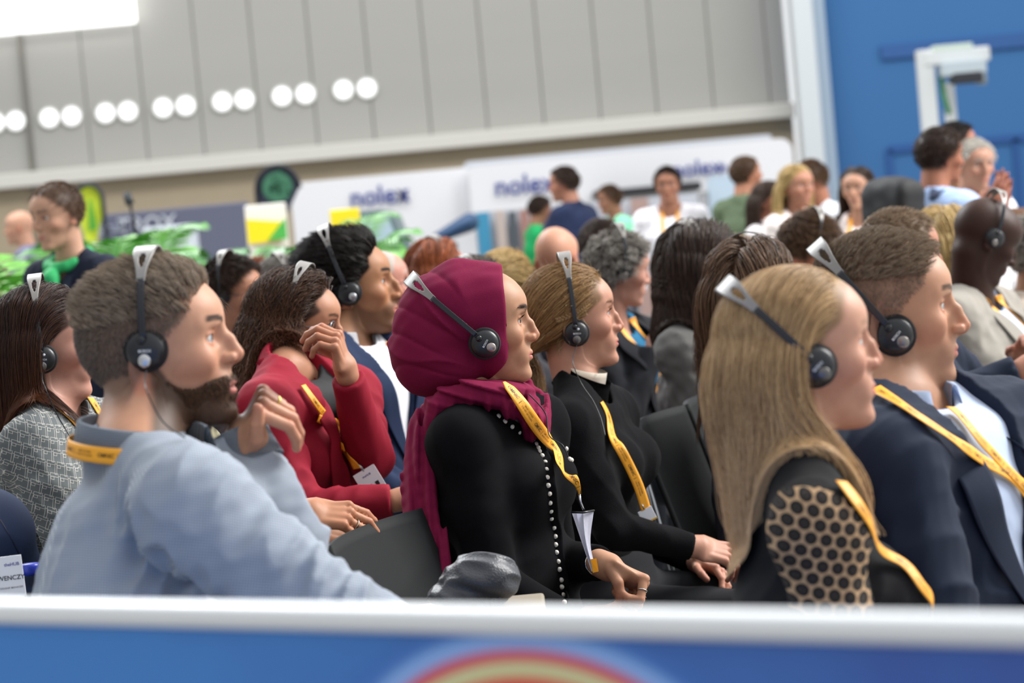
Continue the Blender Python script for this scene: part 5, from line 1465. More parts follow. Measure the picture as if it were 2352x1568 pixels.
HEROES = [('shirt', hero_grey_shirt), ('hijab', hero_hijab)]
NAVY = lambda: fabric('1c2436', .9, var=.1)
def frontcut(b, w0=.02, w1=.09, depth=.06):
    """cut the open front of a jacket: a wedge widening from the button up to the collar"""
    def f(p):
        q = p-b.NB.astype(p.dtype); x = q@b.f.astype(p.dtype); y = np.abs(q@b.u.astype(p.dtype)); z = q@b.ut.astype(p.dtype)
        w = np.interp(z, [-.34, -.05, .1], [w0*.1, w1, w1*1.1]); return np.maximum(np.maximum(y-w, .02-x), b.torso(p, 0)-.035)
    return f
def jacket_set(b, mat, shirtmat, w1=.085, amp=.006, seed=3, t=.016, h=.006, lap=.05, inner='shirt', neck=.016, btn=-.34, loose=.004, f=60):
    inn = garment(b, .004, .9, .008, amp=.002, cuff=False, seed=seed+1)
    make_cloth(b, inn, inner, shirtmat, h)
    g0 = garment(b, t, .95, neck, amp=amp, f=f, seed=seed, loose=loose)
    cut = frontcut(b, .02, w1)
    g = lambda p: smax(g0(p), -cut(p), .004)
    make_cloth(b, g, 'jacket', mat, h)
    F, U, Z = b.f, b.u, b.ut
    for sg in (1, -1):
        def pt(y, z, x=.16): return b.NB+F*x+U*sg*y+Z*z
        inner_edge = [pt(.045, .03, .0), pt(w1*.82, -.04, .08), pt(w1*.75, -.12), pt(w1*.5, -.2), pt(.012, -.33)]
        outer_edge = [pt(.075, .02, -.01), pt(w1+.028, -.05, .07), pt(w1+lap*.9, -.13), pt(w1*.5+lap*.9, -.22), pt(.018, -.34)]
        patch(g0, [inner_edge, outer_edge], .003, mat, 'lapel', b.root, .003)
    back = [b.NB+(-F*math.cos(a)+U*math.sin(a))*(b.H['neck']*b.s+neck*.7)+Z*(.035-.02*abs(a)/1.6)-F*.006 for a in np.linspace(-1.7, 1.7, 16)]
    nn = [nrm(-F*math.cos(a)+U*math.sin(a)+UPZ*.35) for a in np.linspace(-1.7, 1.7, 16)]
    obj('jacket_collar', ribbon(back, nn, .045, thick=.003)[0], mat, b.root)
    return lambda p: np.minimum(g(p), inn(p)), g0
def hero_braid():
    O = headO(1324, 765, 5.25, 3, 2, 0, .99, lat=.088)
    b = Body(O, 3, 2, 0, .99, byaw=-20, lean=-2, male=False, H=dict(nosetip=(.116, -.012), nosew=.88, bridge=-.001, chin=.001, ear=True), girth=.98)
    b.NB = at(1328, 892, 5.32); b.PV = b.NB-.50*b.ut
    b.SR = at(1312, 985, 5.18); b.SL = b.SR+b.u*.29
    b.ER = at(1410, 1215, 5.12); b.WR = at(1590, 1255, 5.14)
    b.WL = at(1600, 1290, 5.35)
    person_root(b, 'blonde woman in a black ribbed jumper with a crown braid and ponytail')
    make_skin(b, dict(skin='cf9c86', lip='b4665e', brow='7a5a44', brow_a=.55, iris='6f8896', lash_a=.6, scalp='7a5c3e', scalp_f=scalp_soft(.066, .05, low=-.05), scalp_a=.9, lashes=True, lash='3a2a20', gaze=(-10, 0)), .0026)
    blk = plain((.006, .006, .007), .95, spec=.1, bump=.4, bscale=500)
    g = garment(b, .007, .97, .006, amp=.003, f=60, seed=8); make_cloth(b, g, 'jumper', blk, .005)
    obj('roll_neck', lathe_ring(b.NB-UPZ*.012+b.f*.002, nrm(UPZ+b.f*.55), .055, .066, .050), blk, b.root)
    obj('undershirt', lathe_ring(b.NB+b.f*.006-UPZ*.004, nrm(UPZ+b.f*.30), .0485, .052, .050), fabric('e4ddd0'), b.root)
    make_lower(b, b.root, fabric('15161a'))
    hm = hair_mat('6a4a2c', 'c09a68', rough=.36)
    reg = hairline(.066, .10, .014, .050, low=-.05, ears=False)
    # hair swept back to a low tail
    P, N = scalp_roots(b, 11000, reg, 4); r = np.random.default_rng(5); n = len(P); off = r.uniform(.002, .016, n)
    tgt = np.array([-.118, -.005, -.055])
    def field(p, t):
        w = nrm(tgt-p); k = np.clip(.6-t*1.2, 0, 1); return w+k*np.array([-.25, 0, .25])
    hp, hr = np.array((-.008, 0, .046)), np.array([.099, .078, .089])
    def push(p, t):
        q = p-hp; rr = hr+off[:, None]*(np.sin(min(1, t*1.25)*3.14))**.6*1.0+.001; l = np.sqrt(((q/rr)**2).sum(-1, keepdims=True)); return np.where(l < 1, hp+q/l, p)
    dist = np.linalg.norm(P-tgt, axis=1)
    S = grow(P, N*.3+np.array([-.4, 0, .3]), .062/1, 22, field, push, dist*1.25/(.062*21)*1.0, .05, 3, .35)
    # end exactly at the gather
    w = np.linspace(0, 1, 22)[None, :, None]**3; S = S*(1-w)+(tgt+r.normal(size=(n, 1, 3))*.008)*w
    S = clump(S, 500, .45, 2)
    strands_obj('hair', to_world(b, S), .00034, hm, b.root, .8)
    # ponytail
    n2 = 3000; T0 = at(1222, 845, 5.36); c0 = b.world(tgt)
    base = c0+r.normal(size=(n2, 3))*.009; mid = at(1235, 850, 5.40)+r.normal(size=(n2, 3))*V(.014, .016, .012); m2 = at(1222, 905, 5.40)+r.normal(size=(n2, 3))*V(.022, .02, .012); end = at(1218, 985, 5.40)+r.normal(size=(n2, 3))*V(.024, .02, .03)
    t = np.linspace(0, 1, 16)[None, :, None]
    PT = (1-t)**3*base[:, None]+3*(1-t)**2*t*mid[:, None]+3*(1-t)*t*t*m2[:, None]+t**3*end[:, None]
    strands_obj('ponytail', clump(PT, 60, .5, 3), .00036, hair_mat('8a6a44', 'e0c8a0'), b.root, .4)
    obj('hair_tie', tube_me([c0+V(0, math.cos(k)*.016, math.sin(k)*.016) for k in np.linspace(0, 6.28, 14)[:-1]], .004, 6, closed=True), plain('1a1a1c', .6), b.root)
    # crown braid: three strands running from the parting back above the ear
    path = bspl([b.world(q) for q in ((.062, -.030, .100), (.045, -.060, .072), (.022, -.079, .045), (-.004, -.086, .030), (-.040, -.084, .020))], 60)
    bm = bmesh.new()
    for ph in (0, 2.09, 4.19):
        k = np.linspace(0, 1, 60); T = nrm(np.gradient(path, axis=0)); A = nrm(np.cross(T, b.R@V(0, -1, 0))); Bn = b.R@V(0, -1, 0)
        q = path+A*(np.sin(k*44+ph)*.0045)[:, None]+Bn[None]*(np.sin(2*(k*44+ph))*.0022)[:, None]
        m_ = tube_me(q, .0034, 6); bm.from_mesh(m_)
    me = bpy.data.meshes.new('braid'); bm.to_mesh(me); bm.free(); obj('braid', me, plain('8a6a42', .4, bump=.6, bscale=1200), b.root)
    fly = P[r.choice(n, 260)]; D0 = nrm(fly-np.array([-.01, 0, .04]))
    F = grow(fly, D0, .0042, 9, lambda p, t: D0+np.array([-.4, 0, -.2])+.5*np.sin(p*300+1), None, r.uniform(.4, 1.5, 260), .4, 4)
    strands_obj('flyaway_hair', to_world(b, F), .0002, hair_mat('b09060', 'e8d4a8'), b.root)
    headphone(b, 'black headphones worn by the blonde woman with the crown braid', tilt=0, ch=.168, cw=.094, cable=[at(1316, 830, 5.12), at(1335, 880, 5.10), at(1362, 920, 5.08), at(1380, 960, 5.05), at(1390, 1000, 5.02)], silver='6e6a68', cuprot=4, light=True)
    st = [ray_hit(g, px, py, 4.7, 5.8) for px, py in ((1378, 925), (1398, 975))]; D0 = float(ray_hit(g, 1425, 1060, 4.6, 5.8)[1])-.03
    st += [tuple(at(px, py, D0)) for px, py in ((1420, 1020), (1445, 1068), (1468, 1118), (1484, 1170))]
    lanyard(g, [st], 'orange lanyard on the black ribbed jumper of the blonde woman with the braid', width=.022, start=.04, tsize=1.05)
    badge(1487, 1183, D0, .032, .03, 22, 'corner of a white badge at the end of the lanyard on the black jumper', [])
def lacemat():
    m, nt, b = nodemat('lace_jumper'); a = nt.nodes.new('ShaderNodeVertexColor'); a.layer_name = 'Col'; sp = nt.nodes.new('ShaderNodeSeparateColor'); nt.links.new(a.outputs[0], sp.inputs[0])
    def M(op, x, y=None, z=None):
        k = nt.nodes.new('ShaderNodeMath'); k.operation = op
        for i, v in enumerate((x, y, z)):
            if v is None: continue
            if isinstance(v, (int, float)): k.inputs[i].default_value = v
            else: nt.links.new(v, k.inputs[i])
        return k.outputs[0]
    pt = nt.nodes.new('ShaderNodeAttribute'); pt.attribute_name = 'lace_uv'; s2 = nt.nodes.new('ShaderNodeSeparateXYZ'); nt.links.new(pt.outputs['Vector'], s2.inputs[0])
    U, W = s2.outputs[0], s2.outputs[1]; c = .0185
    def cell(du, dw):
        x = M('SUBTRACT', M('MULTIPLY', M('FRACT', M('ADD', M('DIVIDE', U, c), du)), c), c/2)
        y = M('SUBTRACT', M('MULTIPLY', M('FRACT', M('ADD', M('DIVIDE', W, c*1.732), dw)), c*1.732), c*.866)
        return M('SQRT', M('ADD', M('POWER', x, 2), M('POWER', y, 2)))
    r = M('MINIMUM', cell(0, 0), cell(.5, .5))
    ring = M('LESS_THAN', r, .0078); hole = M('LESS_THAN', M('ABSOLUTE', M('SUBTRACT', r, .0030)), .0006)
    # thin bars between the rings
    def bar(ang, off):
        q = M('ADD', M('MULTIPLY', U, math.cos(ang)), M('MULTIPLY', W, math.sin(ang))); return M('LESS_THAN', M('ABSOLUTE', M('SUBTRACT', M('FRACT', M('ADD', M('DIVIDE', q, c*.866), off)), .5)), .06)
    solid = M('MAXIMUM', ring, 0)
    inlace = M('GREATER_THAN', sp.outputs[0], .5)
    net = M('MULTIPLY', inlace, M('SUBTRACT', 1, solid))
    mx = nt.nodes.new('ShaderNodeMix'); mx.data_type = 'RGBA'; mx.inputs[6].default_value = (.012, .012, .013, 1); mx.inputs[7].default_value = lin('a88a6a')
    nt.links.new(net, mx.inputs[0])
    m2 = nt.nodes.new('ShaderNodeMix'); m2.data_type = 'RGBA'; m2.inputs[7].default_value = lin('4a4038'); nt.links.new(mx.outputs[2], m2.inputs[6]); nt.links.new(M('MULTIPLY', hole, inlace), m2.inputs[0])
    nt.links.new(m2.outputs[2], b.inputs['Base Color']); b.inputs['Roughness'].default_value = .9; b.inputs['Specular IOR Level'].default_value = .15
    return m
def hero_longhair():
    O = headO(1866, 864, 3.05, 1, 2, 0, .95, lat=.100)
    b = Body(O, 1, 2, 0, .95, byaw=-2, lean=0, male=False, H=dict(nosetip=(.114, -.008), ear=False), girth=1.0)
    b.NB = at(1830, 1065, 3.12); b.PV = b.NB-.50*b.ut
    b.SR = at(1882, 1225, 2.95); b.SL = b.SR+b.u*.31
    b.ER = at(1945, 1590, 2.90); b.WR = at(2200, 1700, 2.95)
    person_root(b, 'woman with long loose blonde hair in a black top with lace shoulder')
    make_skin(b, dict(skin='dba890', lip='b8605a', brow='8a6a50', brow_a=.5, scalp='8a6c4c', scalp_f=scalp_soft(.062, .035), scalp_a=.9), .003)
    g = garment(b, .008, 1.0, .016, amp=.003, seed=21)
    lo, u = b.bounds(.16); vs, qs = sdf_mesh(g, lo, u, .005); me = raw_mesh('lace_top', vs, qs)
    e = nrm(np.cross(nrm(b.ER-b.SR), V(0, -1, 0))); U = (vs-b.SR)@V(.97, 0, -.22); Wv = (vs-b.SR)@V(.22, 0, .97)
    ctr = at(1885, 1300, 2.84); q = (vs-ctr); inside = (((q@V(1, 0, 0))/.075)**2+((q@V(0, 0, 1))/.085)**2 < 1) | ((np.abs(q[:, 0]+q[:, 2]*.0) < .068) & (q[:, 2] < 0))
    inside &= (vs[:, 1] < b.SR[1]+.03)
    set_col(me, np.stack([inside*1.0]*3, 1)); at_ = me.attributes.new('lace_uv', 'FLOAT_VECTOR', 'POINT'); at_.data.foreach_set('vector', np.stack([U, Wv, 0*U], 1)[:len(me.vertices)].astype(np.float32).ravel())
    obj('lace_top', me, lacemat(), b.root)
    make_lower(b, b.root, fabric('15161a'))
    hm = hair_mat('8a6a48', 'cdaa7a', 'd8b488', rough=.4)
    def reg(p):
        return hairline(.060, .100, .012, .026, low=-.06, ears=False)(p)
    long_hair(b, 15000, .58, hm, reg, m=34, part=.0, vol=(.001, .012), back=.8, wave=.14, wf=7, rad=.00042, seed=6, nc=260, cl=.45, jit=.10, tipr=.4, neckr=.062, fall=(-.125, .00, 9, .30), frk=.75)
    headphone(b, 'black and grey headphones over long loose blonde hair', tilt=40, cw=.100, ch=.146, cuprot=-40, silver='6a6866', cup=(.0, .012))
    un = g
    st = [ray_hit(un, px, py, 2.5, 3.6) for px, py in ((1925, 1120), (1985, 1200), (2045, 1290), (2100, 1350), (2150, 1385), (2200, 1450))]
    lanyard(un, [st], 'orange lanyard on the black lace-shouldered top', width=.020, start=.05, off=.008)
def hero_rightman():
    O = headO(2045, 772, 3.6, -7, 1, 0, 1.05, lat=.088)
    b = Body(O, -7, 1, 0, 1.05, byaw=-38, lean=-10, male=True, H=dict(nosetip=(.119, -.012), jaw=1.0, beard=0), girth=1.12)
    b.NB = at(2050, 930, 3.64); b.PV = b.NB-.50*b.ut
    b.SR = at(2030, 1080, 3.43); b.SL = b.SR+b.u*.40
    b.ER = at(2160, 1500, 3.35); b.WR = at(2420, 1560, 3.2); b.WL = at(2560, 1500, 3.4)
    person_root(b, 'man with cropped brown hair in a navy blazer and light blue shirt')
    S = dict(skin='d3a184', beard='8a6a58', beard_a=.35, brow='3e2c20', brow_a=.9, iris='6f8a90', scalp='7a6456', scalp_f=scalp_soft(.058, .034, low=-.02), scalp_a=.6)
    make_skin(b, S, .003)
    un, g0 = jacket_set(b, NAVY(), fabric('b9c6de', .8), w1=.085, seed=31, amp=.006, loose=.006, t=.020)
    collar(b, fabric('b9c6de', .8), .042, r=.070, open_=.5, dz=.010)
    make_lower(b, b.root, fabric('20222c'))
    up = hairline(.060, .100, .018, .036, low=-.03)
    short_hair(b, 9000, .020, hair_mat('6a5848', 'a8957e'), lambda p: up(p) & (p[:, 2] > .068), comb=(.7, 0, .1), lift=.8, rad=.0003, seed=12, nc=500, m=6)
    short_hair(b, 9000, .006, hair_mat('6a5a4e', '9a8878'), lambda p: up(p) & (p[:, 2] <= .075) & (p[:, 2] > -.03), comb=(0, 0, -1), lift=.7, rad=.00022, seed=13, m=3)
    headphone(b, 'black and grey headphones worn by the cropped man in the navy blazer', tilt=36, ch=.160, cuprot=-45, silver='8a8480')
    s1 = [ray_hit(un, px, py, 3.0, 4.0) for px, py in ((2012, 905), (2080, 955), (2160, 1010), (2230, 1050), (2300, 1090), (2370, 1150), (2440, 1220))]
    s2 = [ray_hit(un, px, py, 3.0, 4.0) for px, py in ((2180, 950), (2225, 1000), (2270, 1050), (2330, 1110), (2400, 1180))]
    lanyard(un, [s1, s2], 'orange lanyard over the navy blazer and light blue shirt', width=.021, start=.03, off=.010)
def hero_red():
    O = headO(670, 780, 5.3, -8, -7, 0, .92, lat=.086)
    b = Body(O, -8, -7, 0, .92, byaw=-30, lean=2, male=False, H=dict(nosetip=(.113, -.010)), girth=1.02)
    b.NB = at(655, 856, 5.26); b.PV = b.NB-.49*b.ut
    b.SR = at(608, 945, 5.08); b.SL = b.SR+b.u*.30+b.f*.02
    b.ER = at(690, 1175, 4.98); b.WR = at(905, 1150, 4.98)
    b.WL = at(798, 862, 5.06); b.EL = at(850, 1050, 5.20)
    th = [(.026, .028, -.012), (.050, .032, -.032), (.072, .022, -.046), (.088, .008, -.050)]
    b.handL = hand_chains(b.WL, nrm(at(776, 795, 5.04)-at(799, 862, 5.06)), nrm(V(.95, -.25, .2)), -1, [(48, 50, 25), (52, 52, 25), (56, 55, 28), (60, 55, 30)], th, .93)
    b.handR = hand_chains(b.WR, nrm(V(1, .1, .05)), nrm(V(0, -.4, .9)), 1, OPEN, THUMB, .9)
    person_root(b, 'curly-haired woman in a crimson blazer touching her nose')
    make_skin(b, dict(skin='c99478', lip='a85a52', brow='2a1c16', brow_a=.8, scalp='241a15', scalp_f=scalp_soft(.056, .045), scalp_a=.9), .003)
    red = fabric('8c0f28', .8, var=.06)
    un, g0 = jacket_set(b, red, plain((.012, .012, .014), .8), w1=.046, seed=41, amp=.005, t=.014, lap=.045, inner='black_top', loose=.003, neck=.004)
    make_lower(b, b.root, fabric('1a2030'))
    hm = hair_mat('1c120d', '5a3c28', '6a4630', rough=.4)
    reg = hairline(.054, .09, .012, .036, low=-.05, ears=False)
    long_hair(b, 9000, .26, hm, reg, m=26, part=.01, vol=(.002, .038), back=.75, wave=1.6, wf=34, rad=.0005, seed=9, nc=420, cl=.75, jit=.35, tipr=.5, neckr=.085)
    headphone(b, 'black headphones half hidden in dark curls of the woman in crimson', tilt=-10, ch=.140, cw=.112, cup=(-.012, .034), cuprot=0)
    spectacles(b, 'thin silver-grey glasses worn by the woman in the crimson blazer', plain('9aa0aa', .25, metal=.7), z=.014)
    s1 = [ray_hit(un, px, py, 4.7, 5.9) for px, py in ((688, 890), (712, 925), (745, 958), (778, 1000), (810, 1045), (824, 1068))]
    s2 = [ray_hit(un, px, py, 4.7, 5.9) for px, py in ((722, 955), (755, 960), (775, 985), (800, 1020))]
    lanyard(un, [s1, s2], 'orange lanyard hanging between the lapels of the crimson blazer', width=.018, start=.05, off=.010)
    D = float(ray_hit(un, 828, 1080, 4.7, 5.9)[1])-.015
    obj('clip', tube_me([at(824, 1066, D), at(830, 1076, D), at(836, 1082, D)], .002, 8), plain('c8c8cc', .15, metal=1), [o for o in bpy.data.objects if o.name.startswith('lanyard')][-1])
    badge(852, 1108, D, .052, .064, 26, 'white name badge with dark figure print on the woman in crimson', [('theHUB', .006, 0, .018, '3a4a8c'), ('█▞', .016, .0, -.012, '1c1c20')])
def hero_darkman():
    O = headO(802, 694, 6.1, -3, 5, 0, 1.11, lat=.088)
    b = Body(O, -3, 5, 0, 1.11, byaw=-30, lean=-6, male=True, H=dict(nosetip=(.119, -.014), bridge=.002, mouth=.003), girth=1.08)
    b.NB = at(778, 782, 6.17); b.PV = b.NB-.52*b.ut
    b.SR = at(745, 880, 5.95); b.SL = b.SR+b.u*.38
    b.ER = at(850, 1110, 5.9)
    person_root(b, 'black-haired man with stubble in a navy suit and open white shirt')
    make_skin(b, dict(skin='bd8a68', beard='3a2820', beard_a=.6, brow='120c0a', brow_a=1, scalp='14100e', scalp_f=scalp_soft(.060, .04), scalp_a=.95, mouth=.003, iris='2a1a12'), .004)
    un, g0 = jacket_set(b, fabric('1e2b47', .9, var=.1), fabric('e8e8ee', .8), w1=.07, seed=51, amp=.006, h=.007)
    collar(b, fabric('eeeef2', .8), .040, r=.072, open_=.55, dz=.008)
    make_lower(b, b.root, fabric('1b2233'))
    up = hairline(.060, .10, .016, .040)
    short_hair(b, 9000, .055, hair_mat('0a0808', '2a201c', rough=.35), lambda p: up(p) & (p[:, 2] > .03), comb=(-.9, 0, .25), lift=.42, rad=.0005, seed=22, nc=300, m=8, lenf=lambda P: .6+.5*sstep(.05, .11, P[:, 2]))
    short_hair(b, 7000, .035, hair_mat('0a0808', '221a16', rough=.35), lambda p: up(p) & (p[:, 2] <= .04), comb=(-.8, 0, -.5), lift=.5, rad=.00045, seed=23, m=6, nc=200)
    headphone(b, 'black headphones on the black-haired man in the navy suit', tilt=14, ch=.156, cw=.102, cuprot=-40, logo=False, silver='b0b0b4', cup=(0, .022))
    st = [ray_hit(un, px, py, 5.6, 6.7) for px, py in ((885, 792), (905, 800), (925, 812), (950, 850))]
    lanyard(un, [st], 'bit of orange lanyard under the white collar of the black-haired man', width=.02, text=False)
def chainmat():
    m, nt, b = nodemat('link_print'); tc = nt.nodes.new('ShaderNodeTexCoord'); mp = nt.nodes.new('ShaderNodeMapping'); mp.inputs['Rotation'].default_value = (0, math.radians(-18), 0); nt.links.new(tc.outputs['Object'], mp.inputs[0])
    sp = nt.nodes.new('ShaderNodeSeparateXYZ'); nt.links.new(mp.outputs[0], sp.inputs[0])
    def M(op, x, y=None):
        k = nt.nodes.new('ShaderNodeMath'); k.operation = op
        for i, v in enumerate((x, y)):
            if v is None: continue
            if isinstance(v, (int, float)): k.inputs[i].default_value = v
            else: nt.links.new(v, k.inputs[i])
        return k.outputs[0]
    s = .020; X = M('DIVIDE', M('ADD', sp.outputs[0], M('MULTIPLY', sp.outputs[1], .45)), s); Z = M('DIVIDE', sp.outputs[2], s)
    def frame(ox, oz, hw, hh, w=.02):
        sh = M('FLOOR', M('ADD', Z, oz))
        fx = M('ABSOLUTE', M('SUBTRACT', M('FRACT', M('ADD', M('ADD', X, M('MULTIPLY', sh, .33)), ox)), .5)); fz = M('ABSOLUTE', M('SUBTRACT', M('FRACT', M('ADD', Z, oz)), .5))
        d = M('MAXIMUM', M('SUBTRACT', fx, hw), M('SUBTRACT', fz, hh)); return M('LESS_THAN', M('ABSOLUTE', d), w)
    a = M('MAXIMUM', frame(0, 0, .40, .14), frame(.5, .5, .10, .44)); a = M('MAXIMUM', a, frame(.2, .25, .16, .12))
    mx = nt.nodes.new('ShaderNodeMix'); mx.data_type = 'RGBA'; mx.inputs[6].default_value = lin('4e5456'); mx.inputs[7].default_value = lin('aaa8a2'); nt.links.new(a, mx.inputs[0]); nt.links.new(mx.outputs[2], b.inputs['Base Color'])
    b.inputs['Roughness'].default_value = .7; return m
def hero_leftwoman():
    O = headO(97, 824, 4.82, 6, -4, 0, .98, lat=.088)
    b = Body(O, 6, -4, 0, .98, byaw=-18, lean=2, male=False, girth=1.22, H=dict(dbl=.01))
    b.NB = at(105, 950, 4.88); b.PV = b.NB-.50*b.ut
    b.SR = at(78, 1040, 4.70); b.SL = b.SR+b.u*.34
    b.ER = at(190, 1260, 4.58); b.WR = at(640, 1190, 4.35); b.WR = b.ER+nrm(b.WR-b.ER)*.25
    b.WL = at(640, 1230, 4.6)
    person_root(b, 'woman with long dark straight hair in a grey blouse with white link print')
    make_skin(b, dict(skin='dba898', lip='b06058', brow='2a1c16', scalp='1e1410', scalp_f=scalp_soft(.058, .04), scalp_a=.9), .003)
    g = garment(b, .010, .95, .012, amp=.006, seed=61, loose=.016); make_cloth(b, g, 'blouse', chainmat(), .005)
    make_lower(b, b.root, fabric('1a1b20'))
    hm = hair_mat('160d0a', '4a2a1a', '5a3018', rough=.36)
    long_hair(b, 9000, .40, hm, hairline(.056, .09, .012, .036, low=-.05, ears=False), m=30, part=0, vol=(.003, .022), back=.5, wave=.06, wf=5, rad=.00042, seed=19, nc=200, cl=.45, jit=.08, neckr=.072)
    headphone(b, 'black and grey headphones over the long dark hair of the woman in the link-print blouse', tilt=6, ch=.162, cw=.106, light=True, cuprot=0, silver='7a7674', cable=[at(100, 880, 4.66), at(125, 940, 4.66), at(150, 985, 4.68), at(185, 1040, 4.66)])
    s = [ray_hit(g, px, py, 4.4, 5.4) for px, py in ((128, 940), (160, 965), (200, 1000), (240, 1040))]; s2 = [ray_hit(g, px, py, 4.4, 5.4) for px, py in ((205, 915), (222, 940), (240, 970), (262, 1010))]
    lanyard(g, [s, s2], 'orange lanyard on the grey blouse with white link print', width=.019, start=.03)
def hero_tattoo():
    """the listener hidden behind the man in the grey shirt: only a tattooed forearm and hands show"""
    O = at(400, 810, 4.40); b = Body(O, 5, -6, 0, .90, byaw=-18, lean=10, male=False)
    b.SR = b.NB-.055*b.ut-.14*b.u; b.SL = b.NB-.055*b.ut+.14*b.u
    b.WR = at(690, 1180, 4.22); b.WL = at(700, 1215, 4.42)
    th = [(.028, .030, -.010), (.052, .040, -.022), (.075, .038, -.030), (.092, .034, -.034)]
    b.handR = hand_chains(b.WR, nrm(V(.95, .1, -.15)), nrm(V(.1, -.55, .8)), 1, [(22, 28, 16), (26, 32, 18), (32, 34, 20), (38, 36, 20)], th, .92)
    b.handL = hand_chains(b.WL, nrm(V(.95, -.25, -.25)), nrm(V(.1, -.3, .9)), -1, RELAX, THUMB, .9)
    person_root(b, 'person behind the grey-shirted man, only tattooed forearm and folded hands showing')
    make_skin(b, dict(skin='c58e6e', scalp='3a2a20', scalp_f=scalp_soft()), .004)
    g = garment(b, .006, .42, .02, amp=.003, cuff=False)
    def gg(p):
        d = g(p)
        for E, W in ((b.EL, b.WL), (b.ER, b.WR)): ax = nrm(W-E); d = np.where(np.linalg.norm(p-(E+W)/2, axis=1) < .20, smax(d, ((p-(E+ax*.02))@ax), .003), d)
        return d.astype(p.dtype)
    m = plain('8a8468', .8, var=.5, vscale=40)
    make_cloth(b, gg, 'floral_top', m, .007); make_lower(b, b.root, fabric('1a1b20'))
    up = hairline(); short_hair(b, 3000, .05, hair_mat('2a1c14', '4a3424'), up, comb=(-.4, 0, -.8), lift=.5, rad=.0008, m=5)
    # tattoo: inked bands of leaves on the forearm
    r = random.Random(5); bm = bmesh.new(); f = lambda p: b.arms(p, -.003, which='R')
    ax = b.WR-b.ER
    for i in range(34):
        c = b.ER+ax*r.uniform(.25, .96)+V(r.uniform(-.02, .02), -.04, r.uniform(-.02, .035)); w = V(r.uniform(-.008, .008), 0, r.uniform(-.008, .008)); l = V(w[2], 0, -w[0])*.5
        q, _ = project(f, [c+w, c+l, c-w, c-l], .0006, 6); bm.faces.new([bm.verts.new(v) for v in q])
    bmesh.ops.solidify(bm, geom=bm.faces[:], thickness=.0003)
    me = bpy.data.meshes.new('t'); bm.to_mesh(me); bm.free(); obj('tattoo', me, plain('5a5a50', .5), b.bodyo)
    ring_on(b.handR, 2, 0, .5, plain('c8c0b0', .2, metal=1), parent=b.root)
    ax = nrm(b.WR-b.ER); x = nrm(np.cross(ax, UPZ)); y = np.cross(ax, x)
def hero_cornerperson():
    O = at(-300, 1000, 4.15); b = Body(O, 0, 0, 0, 1.0, byaw=-20, lean=-8, male=True, girth=1.1)
    b.NB = at(-335, 1235, 4.18); b.SR = at(-300, 1315, 4.02); b.SL = b.SR+b.u*.36; b.PV = b.NB-.5*b.ut
    b.ER = at(-60, 1480, 3.98); b.WR = at(150, 1540, 4.05)
    b.EL = at(10, 1380, 4.42); b.WL = at(200, 1420, 4.30)
    person_root(b, 'person at the picture corner in a navy zip jacket over a teal jumper')
    make_skin(b, dict(skin='d0a088', scalp='4a3a2c', scalp_f=scalp_soft()), .006)
    teal = plain('5fa692', .9, bump=.6, bscale=400)
    inn = garment(b, .010, .9, .010, amp=.003, cuff=False, seed=72); make_cloth(b, inn, 'teal_jumper', teal, .006)
    g0 = garment(b, .022, .95, .02, amp=.009, f=20, seed=71, loose=.014); cut = frontcut(b, .10, .11); g = lambda p: smax(g0(p), -cut(p), .005)
    make_cloth(b, g, 'jacket', fabric('22304f', .7, var=.1), .006); un = lambda p: np.minimum(g(p), inn(p))
    make_lower(b, b.root, fabric('1a2238'))
    short_hair(b, 2000, .03, hair_mat('3a2a20', '5a4636'), hairline(), comb=(.4, 0, -.4), rad=.0008, m=4)
    z = [ray_hit(un, px, py, 3.7, 4.6) for px, py in ((0, 1192), (20, 1225), (45, 1270), (62, 1310))]
    z = np.array(z); obj('zip', tube_me(bspl(z+V(0, -.004, 0), 20), .0022, 6), plain('16203a', .4), b.root)
    o = badge(4, 1335, 3.92, .074, .080, 2, 'white name badge on the teal jumper at the picture corner', [('theHUB', .0075, .020, .026, '5a5aa8'), ('WENCZY', .0105, .016, .004, '2a2a30'), ('INTERNSHIP MANAGER', .0042, .012, -.012, '8a8a90')])
    # water bottle
    D = 3.95; c = at(70, 1315, D); t = thing('water_bottle', 'clear plastic water bottle with blue cap beside the navy jacket', 'bottle', c-V(0, 0, .19))
    gl, nt, bb = nodemat('clear_plastic'); bb.inputs['Transmission Weight'].default_value = 1; bb.inputs['Roughness'].default_value = .05; bb.inputs['IOR'].default_value = 1.15; bb.inputs['Base Color'].default_value = (.9, .95, .97, 1)
    z0 = c[2]
    prof = [(.001, -.19), (.028, -.19), (.031, -.18)]+[(.031+.0012*math.cos(k*1.57), -.17+k*.0085) for k in range(17)]+[(.030, -.028), (.022, -.014), (.0135, -.004), (.0125, .004)]
    me = lathe_me(prof, 32, axis='z'); me.transform(Matrix.Translation((c[0], c[1], z0))); obj('bottle_body', me, gl, t)
    me = lathe_me([(.0155, -.002), (.0158, .012), (.0148, .015), (.001, .0155)], 32, axis='z'); me.transform(Matrix.Translation((c[0], c[1], z0))); obj('cap', me, plain('1c2f9a', .3), t)
    # it stands on the arm tablet of the seat
    tb = box_me(c-V(0.02, -.02, .197), (.26, .2, .012), .004); o = obj('seat_tablet', tb, plain('26282c', .5)); tag(o, 'dark tablet ledge under the water bottle', 'ledge')
    obj('arm_post', tube_me([c-V(.1, -.06, .2), V(c[0]-.1, c[1]+.06, 0)], .014), plain('8a8c90', .3, metal=.8), o)
HEROES += [('braid', hero_braid), ('long', hero_longhair), ('right', hero_rightman), ('red', hero_red), ('dark', hero_darkman), ('left', hero_leftwoman), ('tattoo', hero_tattoo), ('corner', hero_cornerperson)]
